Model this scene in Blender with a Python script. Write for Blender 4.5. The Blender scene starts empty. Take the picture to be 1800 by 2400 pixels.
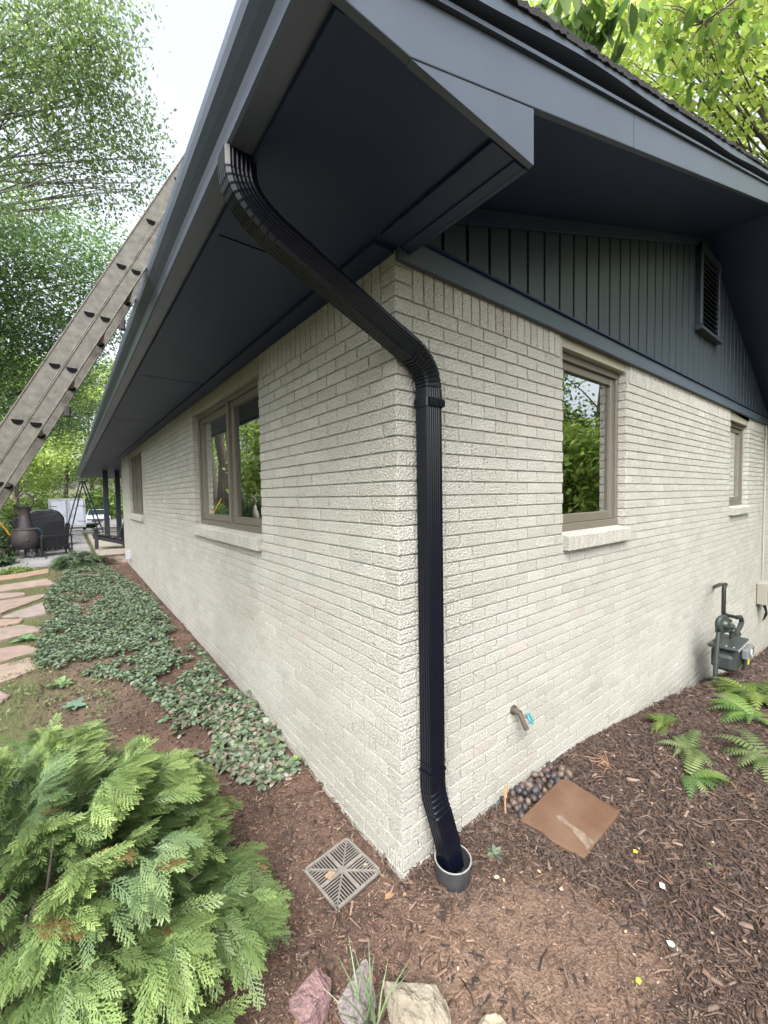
import bpy, math, random
import numpy as np
from mathutils import Vector, Matrix
R = math.radians
random.seed(7); rng = np.random.default_rng(7)
scn = bpy.context.scene
COL = scn.collection
# ------------------------------------------------------------------ camera
cd = bpy.data.cameras.new('camera'); cam = bpy.data.objects.new('camera', cd); COL.objects.link(cam)
Fv = Vector((.61429, .78800, -.04119)).normalized(); Rv = Vector((.78819, -.61524, -.01536)); Rv = (Rv - Fv*Rv.dot(Fv)).normalized()
Uv = Rv.cross(Fv).normalized()
cam.matrix_world = Matrix(((Rv.x, Uv.x, -Fv.x, -1.16823), (Rv.y, Uv.y, -Fv.y, -1.39562), (Rv.z, Uv.z, -Fv.z, 1.77578), (0, 0, 0, 1)))
cd.sensor_fit = 'VERTICAL'; cd.sensor_height = 24; cd.sensor_width = 18; cd.lens = 9.512
cd.clip_start = .05; cd.clip_end = 2000
scn.camera = cam
# ------------------------------------------------------------------ world, sun, exposure
w = bpy.data.worlds.new('World'); scn.world = w; w.use_nodes = True
nt = w.node_tree; bg = nt.nodes['Background']; sky = nt.nodes.new('ShaderNodeTexSky')
SUN_EL, SUN_DIR = 50, Vector((-.72, -.69, 0))
sky.sky_type = 'NISHITA'; sky.sun_disc = False; sky.sun_elevation = R(SUN_EL)
sky.sun_rotation = math.atan2(SUN_DIR.x, SUN_DIR.y); sky.air_density = 1.0; sky.dust_density = 6.0; sky.ozone_density = 1.0
hs = nt.nodes.new('ShaderNodeHueSaturation'); hs.inputs['Saturation'].default_value = .35; hs.inputs['Value'].default_value = 1.9
nt.links.new(sky.outputs[0], hs.inputs['Color']); nt.links.new(hs.outputs[0], bg.inputs['Color']); bg.inputs['Strength'].default_value = .15
sd = bpy.data.lights.new('sun', 'SUN'); so = bpy.data.objects.new('sun', sd); COL.objects.link(so)
sd.energy = 1.15; sd.angle = R(30); sd.color = (1, .98, .95)
sv = Vector((SUN_DIR.x*math.cos(R(SUN_EL)), SUN_DIR.y*math.cos(R(SUN_EL)), math.sin(R(SUN_EL))))
so.rotation_euler = sv.to_track_quat('Z', 'Y').to_euler()
scn.view_settings.view_transform = 'Standard'; scn.view_settings.look = 'None'; scn.view_settings.gamma = 1
scn.view_settings.exposure = .95
scn.cycles.max_bounces = 8; scn.cycles.transparent_max_bounces = 12
# ------------------------------------------------------------------ materials
def mat(name, col, rough=.6, var=.0, vs=8, bump=0, bs=60, metal=0, attr=False, trans=0, col2=None, det=3, spec=.5, bdist=.01, stretch=None, coat=0):
    m = bpy.data.materials.new(name); m.use_nodes = True; t = m.node_tree; n = t.nodes; L = t.links
    b = n['Principled BSDF']; b.inputs['Roughness'].default_value = rough; b.inputs['Metallic'].default_value = metal
    b.inputs['Specular IOR Level'].default_value = spec
    if coat: b.inputs['Coat Weight'].default_value = coat; b.inputs['Coat Roughness'].default_value = .25
    tc = n.new('ShaderNodeTexCoord'); src = tc.outputs['Object']
    if stretch:
        mp = n.new('ShaderNodeMapping'); mp.inputs['Scale'].default_value = stretch; L.new(src, mp.inputs['Vector']); src = mp.outputs[0]
    if attr:
        a = n.new('ShaderNodeAttribute'); a.attribute_name = 'Col'; c = a.outputs['Color']
    else:
        rgb = n.new('ShaderNodeRGB'); rgb.outputs[0].default_value = (*col, 1); c = rgb.outputs[0]
    if var or col2:
        no = n.new('ShaderNodeTexNoise'); no.inputs['Scale'].default_value = vs; no.inputs['Detail'].default_value = det; no.inputs['Roughness'].default_value = .6
        L.new(src, no.inputs['Vector'])
        mx = n.new('ShaderNodeMix'); mx.data_type = 'RGBA'
        if col2:
            L.new(c, mx.inputs[6]); mx.inputs[7].default_value = (*col2, 1)
            rp = n.new('ShaderNodeMapRange'); rp.inputs[1].default_value = .38; rp.inputs[2].default_value = .66
            L.new(no.outputs['Fac'], rp.inputs[0]); L.new(rp.outputs[0], mx.inputs[0])
        else:
            rp = n.new('ShaderNodeMapRange'); rp.inputs[1].default_value = .25; rp.inputs[2].default_value = .75
            rp.inputs[3].default_value = 1-var; rp.inputs[4].default_value = 1+var
            L.new(no.outputs['Fac'], rp.inputs[0])
            mx.blend_type = 'MULTIPLY'; mx.inputs[0].default_value = 1; L.new(c, mx.inputs[6]); L.new(rp.outputs[0], mx.inputs[7])
        c = mx.outputs[2]
    L.new(c, b.inputs['Base Color'])
    if bump:
        nb = n.new('ShaderNodeTexNoise'); nb.inputs['Scale'].default_value = bs; nb.inputs['Detail'].default_value = det
        L.new(src, nb.inputs['Vector']); bp = n.new('ShaderNodeBump'); bp.inputs['Strength'].default_value = bump; bp.inputs['Distance'].default_value = bdist
        L.new(nb.outputs['Fac'], bp.inputs['Height']); L.new(bp.outputs[0], b.inputs['Normal'])
    if trans:
        tr = n.new('ShaderNodeBsdfTranslucent'); L.new(c, tr.inputs['Color']); ms = n.new('ShaderNodeMixShader'); ms.inputs[0].default_value = trans
        L.new(b.outputs[0], ms.inputs[1]); L.new(tr.outputs[0], ms.inputs[2]); L.new(ms.outputs[0], n['Material Output'].inputs[0])
    return m
M = {}
M['brick'] = mat('painted_brick', (.5, .5, .4), .8, bump=1.0, bs=95, attr=True, bdist=.012, var=.36, vs=100, det=2)  # colour speckle also stands in for shade in the brick pits
def broad(m, amt, sc):
    t = m.node_tree; b = t.nodes['Principled BSDF']; l = b.inputs['Base Color'].links[0]; src = l.from_socket; tc = t.nodes.new('ShaderNodeTexCoord'); no = t.nodes.new('ShaderNodeTexNoise'); no.inputs['Scale'].default_value = sc; no.inputs['Detail'].default_value = 5
    rp = t.nodes.new('ShaderNodeMapRange'); rp.inputs[1].default_value = .35; rp.inputs[2].default_value = .7; mx = t.nodes.new('ShaderNodeMix'); mx.data_type = 'RGBA'; mx.blend_type = 'MULTIPLY'; mx.inputs[7].default_value = (1-amt, 1-amt*1.15, 1-amt*1.4, 1)
    t.links.new(tc.outputs['Object'], no.inputs['Vector']); t.links.new(no.outputs['Fac'], rp.inputs[0]); t.links.new(rp.outputs[0], mx.inputs[0]); t.links.new(src, mx.inputs[6]); t.links.new(mx.outputs[2], b.inputs['Base Color'])
broad(M['brick'], .09, 1.7)
M['navy'] = mat('charcoal_paint', (.012, .0225, .064), .5, var=.10, vs=2.5, spec=.32, bump=.10, bs=40, bdist=.004)
M['brickpaint'] = mat('smooth_wall_paint', (.34, .33, .29), .6)
M['fascia'] = mat('charcoal_trim_paint', (.047, .062, .088), .45, var=.12, vs=3, bump=.12, bs=30, bdist=.004)
M['siding'] = mat('rough_sawn_siding', (.025, .034, .050), .34, var=.15, vs=6, bump=.55, bs=26, bdist=.006, stretch=(9, 9, 1.2))
M['gutter'] = mat('gutter_metal_paint', (.075, .092, .135), .36, var=.06, vs=2, spec=.4)
M['pipe'] = mat('black_downspout_paint', (.0018, .003, .0075), .30, spec=.33, var=.2, vs=9, bump=.05, bs=50, bdist=.002)
M['shingle'] = mat('asphalt_shingle', (.012, .012, .014), .9, var=.4, vs=60, bump=.8, bs=200)
M['frame'] = mat('taupe_window_paint', (.125, .113, .092), .45, var=.06, vs=5)
M['lintel'] = mat('greige_trim_paint', (.30, .28, .225), .6, var=.05, vs=5)
M['dark_room'] = mat('dark_interior', (.02, .018, .016), .9)
M['soil'] = mat('soil', (.1, .06, .04), .95, attr=True, var=.45, vs=90, det=8, bump=1, bs=90, bdist=.02)
M['chip'] = mat('bark_chip', (.1, .06, .04), .85, attr=True, var=.25, vs=120)
M['leaf'] = mat('leaf', (.1, .2, .05), .45, attr=True, trans=.45)
M['leaf_thin'] = mat('thin_backlit_leaf', (.1, .2, .05), .5, attr=True, trans=.72)
M['gcleaf'] = mat('ground_cover_leaf', (.1, .2, .05), .5, attr=True, trans=.12, var=.15, vs=90)
M['bark'] = mat('tree_bark', (.12, .10, .08), .9, var=.3, vs=12, bump=.8, bs=20, stretch=(1, 1, .25), bdist=.03)
M['graybark'] = mat('pale_branch_bark', (.22, .21, .19), .9, var=.3, vs=12)
M['alu'] = mat('weathered_aluminium', (.125, .119, .104), .5, metal=.35, var=.42, vs=30, bump=.15, bs=60, bdist=.002, det=6)
M['aludark'] = mat('rung_hole_shade', (.006, .006, .007), .95, spec=.1)  # near black for the shade inside the hollow rungs
M['litter'] = mat('dead_leaf', (.2, .13, .08), .8, attr=True)
M['stone'] = mat('pink_flagstone', (.42, .33, .27), .85, attr=True, var=.25, vs=7, bump=.5, bs=18, det=6)
M['paver'] = mat('brown_concrete_paver', (.118, .072, .045), .8, col2=(.085, .040, .020), vs=5.5, det=6, bump=.4, bs=60, bdist=.004)
M['stain'] = mat('pale_lime_stain', (.150, .112, .085), .9, var=.4, vs=30)
M['cob'] = mat('dark_cobble', (.05, .04, .038), .55, attr=True, var=.3, vs=30)
M['rock'] = mat('purple_sandstone', (.2, .14, .14), .85, attr=True, var=.3, vs=14, bump=.9, bs=22, det=8, bdist=.03)
M['grate'] = mat('dusty_grey_plastic', (.17, .155, .142), .75, var=.3, vs=30, bump=.2, bs=90)
M['black'] = mat('black_void', (.006, .006, .006), .9)
M['riser'] = mat('scuffed_black_plastic', (.035, .036, .04), .55, var=.5, vs=22, det=6)
M['rim'] = mat('worn_grey_edge', (.22, .225, .22), .6, var=.2, vs=30)
M['meter'] = mat('grey_green_meter_paint', (.026, .035, .034), .45, var=.12, vs=14)
M['blackpipe'] = mat('black_iron_pipe', (.012, .012, .014), .4)
M['yellow'] = mat('yellow_sticker', (.65, .55, .03), .5)
M['orange'] = mat('yellow_pole', (.75, .36, .02), .5)
M['lens'] = mat('clear_grey_plastic', (.13, .14, .14), .25)
M['spig'] = mat('weathered_brass', (.14, .12, .10), .45, metal=.6, var=.2, vs=60)
M['teal'] = mat('teal_plastic', (.03, .22, .28), .4, var=.3, vs=80)
M['ubox'] = mat('painted_utility_box', (.26, .25, .215), .5)
M['twig'] = mat('tan_twig', (.33, .20, .11), .8, var=.3, vs=30)
M['white'] = mat('white_enamel', (.42, .45, .52), .35, var=.04, vs=4)
M['lgrey'] = mat('light_grey_metal', (.4, .41, .43), .4, metal=.4)
M['iron'] = mat('rusty_black_iron', (.05, .042, .045), .55, var=.25, vs=6)
M['chair'] = mat('black_plastic_lumber', (.022, .024, .03), .5)
M['chairgrey'] = mat('sun_faded_lumber', (.09, .095, .12), .5)
M['cover'] = mat('black_vinyl_cover', (.012, .013, .018), .45, bump=.4, bs=5, bdist=.05)
M['bluel'] = mat('dark_blue_fibreglass', (.015, .035, .055), .45)
M['carglass'] = mat('car_glass', (.02, .025, .03), .08)
M['tyre'] = mat('tyre_rubber', (.02, .02, .02), .8)
M['concrete'] = mat('grey_step_stone', (.36, .33, .28), .85, var=.15, vs=9, bump=.3, bs=30)
M['slab'] = mat('pale_flagstone_paving', (.44, .43, .42), .85, attr=True, var=.1, vs=8, bump=.3, bs=20)
M['paper'] = mat('white_scrap', (.7, .68, .63), .7)
M['bird'] = mat('pinkish_grey_statue', (.35, .28, .27), .7)
def glassmat():
    m = bpy.data.materials.new('window_glass'); m.use_nodes = True; t = m.node_tree; n = t.nodes; L = t.links
    g = n.new('ShaderNodeBsdfGlossy'); g.inputs['Roughness'].default_value = .0; g.inputs['Color'].default_value = (.86, .9, .88, 1)
    tr = n.new('ShaderNodeBsdfTransparent'); tr.inputs['Color'].default_value = (.72, .76, .76, 1)
    fr = n.new('ShaderNodeFresnel'); fr.inputs['IOR'].default_value = 5.5
    mp = n.new('ShaderNodeMapRange'); mp.inputs[1].default_value = 0; mp.inputs[2].default_value = 1; mp.inputs[3].default_value = .18; mp.inputs[4].default_value = 1
    tc = n.new('ShaderNodeTexCoord'); no = n.new('ShaderNodeTexNoise'); no.inputs['Scale'].default_value = 1.3; bp = n.new('ShaderNodeBump'); bp.inputs['Strength'].default_value = .05; bp.inputs['Distance'].default_value = .01
    L.new(tc.outputs['Object'], no.inputs['Vector']); L.new(no.outputs['Fac'], bp.inputs['Height']); L.new(bp.outputs[0], g.inputs['Normal'])
    mx = n.new('ShaderNodeMixShader'); L.new(fr.outputs[0], mp.inputs[0]); L.new(mp.outputs[0], mx.inputs[0]); L.new(tr.outputs[0], mx.inputs[1]); L.new(g.outputs[0], mx.inputs[2])
    L.new(mx.outputs[0], n['Material Output'].inputs[0]); return m
M['glass'] = glassmat()
# ------------------------------------------------------------------ mesh helpers
def link(name, me, m, parent=None, loc=(0, 0, 0), kind=None):
    o = bpy.data.objects.new(name, me); COL.objects.link(o); o.location = loc
    if m is not None and len(me.materials) == 0: me.materials.append(M[m] if isinstance(m, str) else m)
    if parent is not None: o.parent = parent
    if kind: o['kind'] = kind
    return o
def thing(name, label, cat, loc=(0, 0, 0), rz=0, group=None):
    o = bpy.data.objects.new(name, None); COL.objects.link(o); o.location = loc; o.rotation_euler = (0, 0, rz); o.empty_display_size = .1
    return tag(o, label, cat, group)
def tag(o, label, cat, group=None):
    o['label'] = label; o['category'] = cat
    if group: o['group'] = group
    return o
def fastmesh(name, V, F, cols=None, smooth=False):
    """V (n,3), F (m,k) same-size faces, cols (n,3) per vertex"""
    V = np.asarray(V, np.float32); F = np.asarray(F, np.int32); me = bpy.data.meshes.new(name)
    k = F.shape[1]; me.vertices.add(len(V)); me.vertices.foreach_set('co', V.ravel())
    me.loops.add(F.size); me.loops.foreach_set('vertex_index', F.ravel())
    me.polygons.add(len(F)); me.polygons.foreach_set('loop_start', np.arange(0, F.size, k, dtype=np.int32))
    if smooth: me.polygons.foreach_set('use_smooth', np.ones(len(F), bool))
    me.update(calc_edges=True)
    if cols is not None:
        a = me.color_attributes.new('Col', 'FLOAT_COLOR', 'POINT'); c = np.ones((len(V), 4), np.float32); c[:, :3] = cols; a.data.foreach_set('color', c.ravel())
    return me
def inst(TV, TF, Mx, loc, cols, vcol=None):
    """copies of one template: Mx (N,3,3), loc (N,3), cols (N,3)"""
    N = len(loc); n = len(TV)
    V = np.einsum('nij,kj->nki', Mx, TV) + loc[:, None, :]
    F = (TF[None] + (np.arange(N)*n)[:, None, None]).reshape(-1, TF.shape[1])
    C = np.repeat(cols[:, None, :], n, 1)
    if vcol is not None: C = C*vcol[None]
    return V.reshape(-1, 3), F, C.reshape(-1, 3)
def rotz(a):
    c, s = np.cos(a), np.sin(a); z = np.zeros_like(a); o = np.ones_like(a)
    return np.stack([np.stack([c, -s, z], -1), np.stack([s, c, z], -1), np.stack([z, z, o], -1)], -2)
def roty(a):
    c, s = np.cos(a), np.sin(a); z = np.zeros_like(a); o = np.ones_like(a)
    return np.stack([np.stack([c, z, s], -1), np.stack([z, o, z], -1), np.stack([-s, z, c], -1)], -2)
def rotx(a):
    c, s = np.cos(a), np.sin(a); z = np.zeros_like(a); o = np.ones_like(a)
    return np.stack([np.stack([o, z, z], -1), np.stack([z, c, -s], -1), np.stack([z, s, c], -1)], -2)
class MB:
    def __init__(s): s.v = []; s.f = []; s.c = []
    def add(s, vs, fs, col=None):
        o = len(s.v); s.v += [tuple(v) for v in vs]; s.f += [[i+o for i in f] for f in fs]; s.c += [col or (1, 1, 1)]*len(vs); return s
    def box(s, x0, x1, y0, y1, z0, z1, col=None, mx=None):
        vs = [(x, y, z) for z in (z0, z1) for y in (y0, y1) for x in (x0, x1)]
        if mx is not None: vs = [mx @ Vector(v) for v in vs]
        return s.add(vs, [(0, 2, 3, 1), (4, 5, 7, 6), (0, 1, 5, 4), (1, 3, 7, 5), (3, 2, 6, 7), (2, 0, 4, 6)], col)
    def bbox(s, x0, x1, y0, y1, z0, z1, b=.004, col=None, mx=None):
        """box with chamfered edges"""
        X = (x0, x1); Y = (y0, y1); Z = (z0, z1); vs = []; idx = {}
        for i in (0, 1):
            for j in (0, 1):
                for k in (0, 1):
                    sx, sy, sz = (b, -b)[i], (b, -b)[j], (b, -b)[k]
                    for ax in range(3):
                        p = [X[i]+sx, Y[j]+sy, Z[k]+sz]; p[ax] = (X[i], Y[j], Z[k])[ax]; idx[(i, j, k, ax)] = len(vs); vs.append(p)
        I = idx; fs = []
        for a in (0, 1):
            fs.append([I[(a, 0, 0, 0)], I[(a, 0, 1, 0)], I[(a, 1, 1, 0)], I[(a, 1, 0, 0)]][::(1 if a == 0 else -1)])
            fs.append([I[(0, a, 0, 1)], I[(1, a, 0, 1)], I[(1, a, 1, 1)], I[(0, a, 1, 1)]][::(1 if a == 0 else -1)])
            fs.append([I[(0, 0, a, 2)], I[(0, 1, a, 2)], I[(1, 1, a, 2)], I[(1, 0, a, 2)]][::(1 if a == 0 else -1)])
            for c in (0, 1):
                fs.append([I[(a, c, 0, 0)], I[(a, c, 1, 0)], I[(a, c, 1, 1)], I[(a, c, 0, 1)]])
                fs.append([I[(a, 0, c, 0)], I[(a, 1, c, 0)], I[(a, 1, c, 2)], I[(a, 0, c, 2)]])
                fs.append([I[(0, a, c, 1)], I[(1, a, c, 1)], I[(1, a, c, 2)], I[(0, a, c, 2)]])
        for i in (0, 1):
            for j in (0, 1):
                for k in (0, 1): fs.append([I[(i, j, k, 0)], I[(i, j, k, 1)], I[(i, j, k, 2)]])
        if mx is not None: vs = [mx @ Vector(v) for v in vs]
        s.add(vs, fs, col); s.fix = True; return s
    def prism(s, poly, ax, a, b, col=None):
        """poly of 2D points extruded along axis ax from a to b"""
        def P(p, t):
            return {'x': (t, p[0], p[1]), 'y': (p[0], t, p[1]), 'z': (p[0], p[1], t)}[ax]
        n = len(poly); vs = [P(p, a) for p in poly]+[P(p, b) for p in poly]
        s.add(vs, [list(range(n)), list(range(2*n-1, n-1, -1))]+[[i, (i+1) % n, n+(i+1) % n, n+i] for i in range(n)], col); s.fix = True; return s
    def tube(s, path, r, n=10, cap=True, col=None, squash=None):
        P = [Vector(p) for p in path]; rs = r if isinstance(r, (list, tuple)) else [r]*len(P); rings = []
        up = None
        for i, p in enumerate(P):
            t = ((P[min(i+1, len(P)-1)]-P[max(i-1, 0)])).normalized()
            if up is None: up = Vector((0, 0, 1)) if abs(t.z) < .9 else Vector((1, 0, 0))
            a = t.cross(up)
            if a.length < 1e-4: a = t.cross(Vector((0, 1, 0)))
            a.normalize(); bb = a.cross(t).normalized(); up = bb
            rings.append([p+(a*math.cos(2*math.pi*k/n)+bb*math.sin(2*math.pi*k/n))*rs[i] for k in range(n)])
        vs = [v for rg in rings for v in rg]; fs = []
        for i in range(len(P)-1):
            for k in range(n): fs.append((i*n+k, i*n+(k+1) % n, (i+1)*n+(k+1) % n, (i+1)*n+k))
        if cap: fs += [list(range(n))[::-1], [(len(P)-1)*n+k for k in range(n)]]
        s.add(vs, fs, col); s.fix = True; return s
    def lathe(s, prof, n=24, col=None, mx=None):
        vs = []; m = len(prof)
        for k in range(n):
            a = 2*math.pi*k/n
            for (r, z) in prof: vs.append((r*math.cos(a), r*math.sin(a), z))
        fs = [(k*m+i, ((k+1) % n)*m+i, ((k+1) % n)*m+i+1, k*m+i+1) for k in range(n) for i in range(m-1)]
        if mx is not None: vs = [mx @ Vector(v) for v in vs]
        s.add(vs, fs, col); s.fix = True; return s
    def build(s, name, m, parent=None, smooth=False, colors=False, loc=(0, 0, 0), kind=None, bevel=0):
        me = bpy.data.meshes.new(name); me.from_pydata([tuple(v) for v in s.v], [], s.f)
        import bmesh
        bm = bmesh.new(); bm.from_mesh(me); bmesh.ops.recalc_face_normals(bm, faces=bm.faces)
        if not colors and smooth: bmesh.ops.remove_doubles(bm, verts=bm.verts, dist=1e-5)
        bm.to_mesh(me); bm.free()
        if colors:
            a = me.color_attributes.new('Col', 'FLOAT_COLOR', 'POINT'); c = np.ones((len(s.v), 4), np.float32); c[:, :3] = np.array(s.c); a.data.foreach_set('color', c.ravel())
        if smooth:
            me.polygons.foreach_set('use_smooth', np.ones(len(me.polygons), bool))
            if smooth != 'all': me.set_sharp_from_angle(angle=R(38))
        me.update(); o = link(name, me, m, parent, loc, kind)
        if bevel:
            bv = o.modifiers.new('bevel', 'BEVEL'); bv.width = bevel; bv.segments = 2; bv.limit_method = 'ANGLE'
        return o
# ------------------------------------------------------------------ noise
_P = rng.permutation(512); _G = rng.random(512)
def vnoise(x, y):
    x = np.asarray(x, float); y = np.asarray(y, float); xi = np.floor(x).astype(int); yi = np.floor(y).astype(int); fx = x-xi; fy = y-yi
    fx = fx*fx*(3-2*fx); fy = fy*fy*(3-2*fy)
    h = lambda a, b: _G[(_P[(a & 511)] + b) & 511]
    return (h(xi, yi)*(1-fx)+h(xi+1, yi)*fx)*(1-fy)+(h(xi, yi+1)*(1-fx)+h(xi+1, yi+1)*fx)*fy
def fbm(x, y, o=4):
    s = 0; a = .5
    for i in range(o): s = s+a*vnoise(np.asarray(x)*2**i+17.3*i, np.asarray(y)*2**i+5.1*i); a *= .5
    return s
def sstep(a, b, x): t = np.clip((x-a)/(b-a), 0, 1); return t*t*(3-2*t)
def gz(x, y):
    x = np.asarray(x, float); y = np.asarray(y, float)
    r = np.interp(x, [1.2, 1.7, 2.76, 4.5, 6.6, 12, 40], [0, -.03, -.17, -.44, -.8, -1.3, -3.0])
    r = r+sstep(1.6, 3.6, x)*np.clip(-y, 0, .32)*.7
    r = r*sstep(.2, -.2, y) if False else np.where(y < .05, r, 0)
    l = np.interp(y, [.6, 1.9, 8.4, 11, 24, 34, 60], [0, .07, .14, .17, .15, -.45, -1.2])*sstep(1.5, .5, x*0+np.clip(x, 0, 2))
    bank = np.clip(-x-2.95, 0, 1.5)*.75+np.clip(-x-4.45, 0, 30)*.16
    l = l+bank*sstep(30, 20, y)
    far = sstep(40, 90, np.hypot(x, y))*np.clip((np.hypot(x, y)-40)*.06, 0, 6)
    return np.where(y < .05, r, 0)+np.where(y > 0, l, bank)+far
# ------------------------------------------------------------------ ground
def axis(pts):
    out = []
    for a, b, st in pts: out += list(np.arange(a, b-1e-6, st))
    return np.array(out+[pts[-1][1]])
gx = axis([(-400, -40, 40), (-40, -8, 2), (-8, -3, .3), (-3, -1.9, .1), (-1.9, 1.6, .022), (1.6, 4, .06), (4, 10, .3), (10, 40, 3), (40, 400, 40)])
gy = axis([(-400, -40, 40), (-40, -6, 2), (-6, -2, .3), (-2, -1, .06), (-1, 1.6, .022), (1.6, 5, .06), (5, 14, .15), (14, 40, 1.3), (40, 60, 4), (60, 400, 40)])
X, Y = np.meshgrid(gx, gy); Z = gz(X, Y)
near = sstep(8, 3, np.hypot(X, Y))
Z = Z+near*((fbm(X*3, Y*3)-.47)*.035+(fbm(X*22, Y*22, 3)-.44)*.014)-.006
Z = np.where((X > -.02) & (Y > -.02) & (X < 8.6), Z-.02, Z)
n1 = fbm(X*1.3+4, Y*1.3); n2 = fbm(X*6, Y*6); n3 = fbm(X*30, Y*30, 3)
def mixc(a, b, t): return a*(1-t[..., None])+b*t[..., None]
red = np.array([.138, .084, .061]); tan = np.array([.205, .138, .100]); darkb = np.array([.055, .034, .026]); mul = np.array([.075, .046, .035]); grass = np.array([.11, .12, .05]); moss = np.array([.17, .13, .09])
C = mixc(np.broadcast_to(red, X.shape+(3,)), darkb, sstep(.40, .62, n2)*.55)
d_tan = np.exp(-(((X-.02)/.50)**2+((Y+.50)/.27)**2))*1.9+np.exp(-(((X-.42)/.30)**2+((Y+.80)/.2)**2))
C = mixc(C, tan, np.clip(d_tan*(.2+1.6*n2)*.9, 0, 1)*(.6+.4*sstep(.35, .6, n1)))
C = mixc(C, mul, sstep(.05, .30, X+(n2-.5)*.3)*sstep(.10, -.1, Y)*np.clip(1-d_tan, 0, 1))
C = mixc(C, moss, sstep(-.5, -1.1, X)*sstep(2.0, 2.8, Y)*.8)
C = mixc(C, grass*1.1, sstep(-1.25, -1.7, X+(n2-.5)*.5)*sstep(1.0, 2.4, Y))
C = mixc(C, grass, sstep(10.8, 12, Y)*sstep(1.0, -1, X)); C = mixc(C, grass*.8, sstep(-4, -7, Y)); C = mixc(C, grass*.8, sstep(6, 9, X)); C = mixc(C, grass*.8, sstep(-2, -3, X))
C = mixc(C, grass*.7, sstep(18, 26, np.hypot(X, Y))); C = mixc(C, np.array([.22, .21, .20]), sstep(24, 25.5, Y)*sstep(-5, -4, X)*sstep(4.5, 3.5, X)*sstep(43, 42, Y))
C = C*(.75+.5*n3[..., None])*(.8+.4*n1[..., None])
ny, nx = X.shape; idx = np.arange(nx*ny).reshape(ny, nx)
F = np.stack([idx[:-1, :-1], idx[:-1, 1:], idx[1:, 1:], idx[1:, :-1]], -1).reshape(-1, 4)
me = fastmesh('ground', np.stack([X, Y, Z], -1).reshape(-1, 3), F, C.reshape(-1, 3), True)
link('ground', me, 'soil', kind='structure')
# patio and path bed are further below; house first
# ------------------------------------------------------------------ the house
TX = 4.45                                                    # ridge
def zs(x): return 3.05+.33*x if x < TX else 4.5185-.455*(x-TX)    # sloped soffit
HX = 8.5; YE = 22.6
house = thing('brick_house', 'single storey house of cream painted brick with charcoal siding and eaves', 'house')
c_, L_, TZ, REC = .0677, .2032, 2.65, .0070
def tint():
    t = random.gauss(1, .035); base = (.385*t, .382*t, .350*t)
    if random.random() < .03: base = (base[0]*1.0, base[1]*.95, base[2]*.95)
    return base
def brick(mb, plane, a0, a1, z0, z1, off=0., depth=REC, dirn=-1, other=None):
    """a brick face standing proud of the mortar; plane 'y' runs along x at y=off facing -y, plane 'x' runs along y at x=off facing dirn"""
    if a1-a0 < .012: return
    j = random.uniform(0, .0016); b = .0022; ft = off+(-j if dirn < 0 else j); bk = off-dirn*depth; md = ft-dirn*b
    q = [(a0, z0), (a1, z0), (a1, z1), (a0, z1)]; i = [(a0+b, z0+b), (a1-b, z0+b), (a1-b, z1-b), (a0+b, z1-b)]
    def P(p, t): return (t, p[0], p[1]) if plane == 'x' else (p[0], t, p[1])
    vs = [P(p, bk) for p in q]+[P(p, md) for p in q]+[P(p, ft) for p in i]
    fs = [(8, 9, 10, 11)]+[(4+k, 4+(k+1) % 4, 8+(k+1) % 4, 8+k) for k in range(4)]+[(k, (k+1) % 4, 4+(k+1) % 4, 4+k) for k in range(4)]
    mb.add(vs, fs, tint())
MO = (.33, .325, .292)
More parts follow.
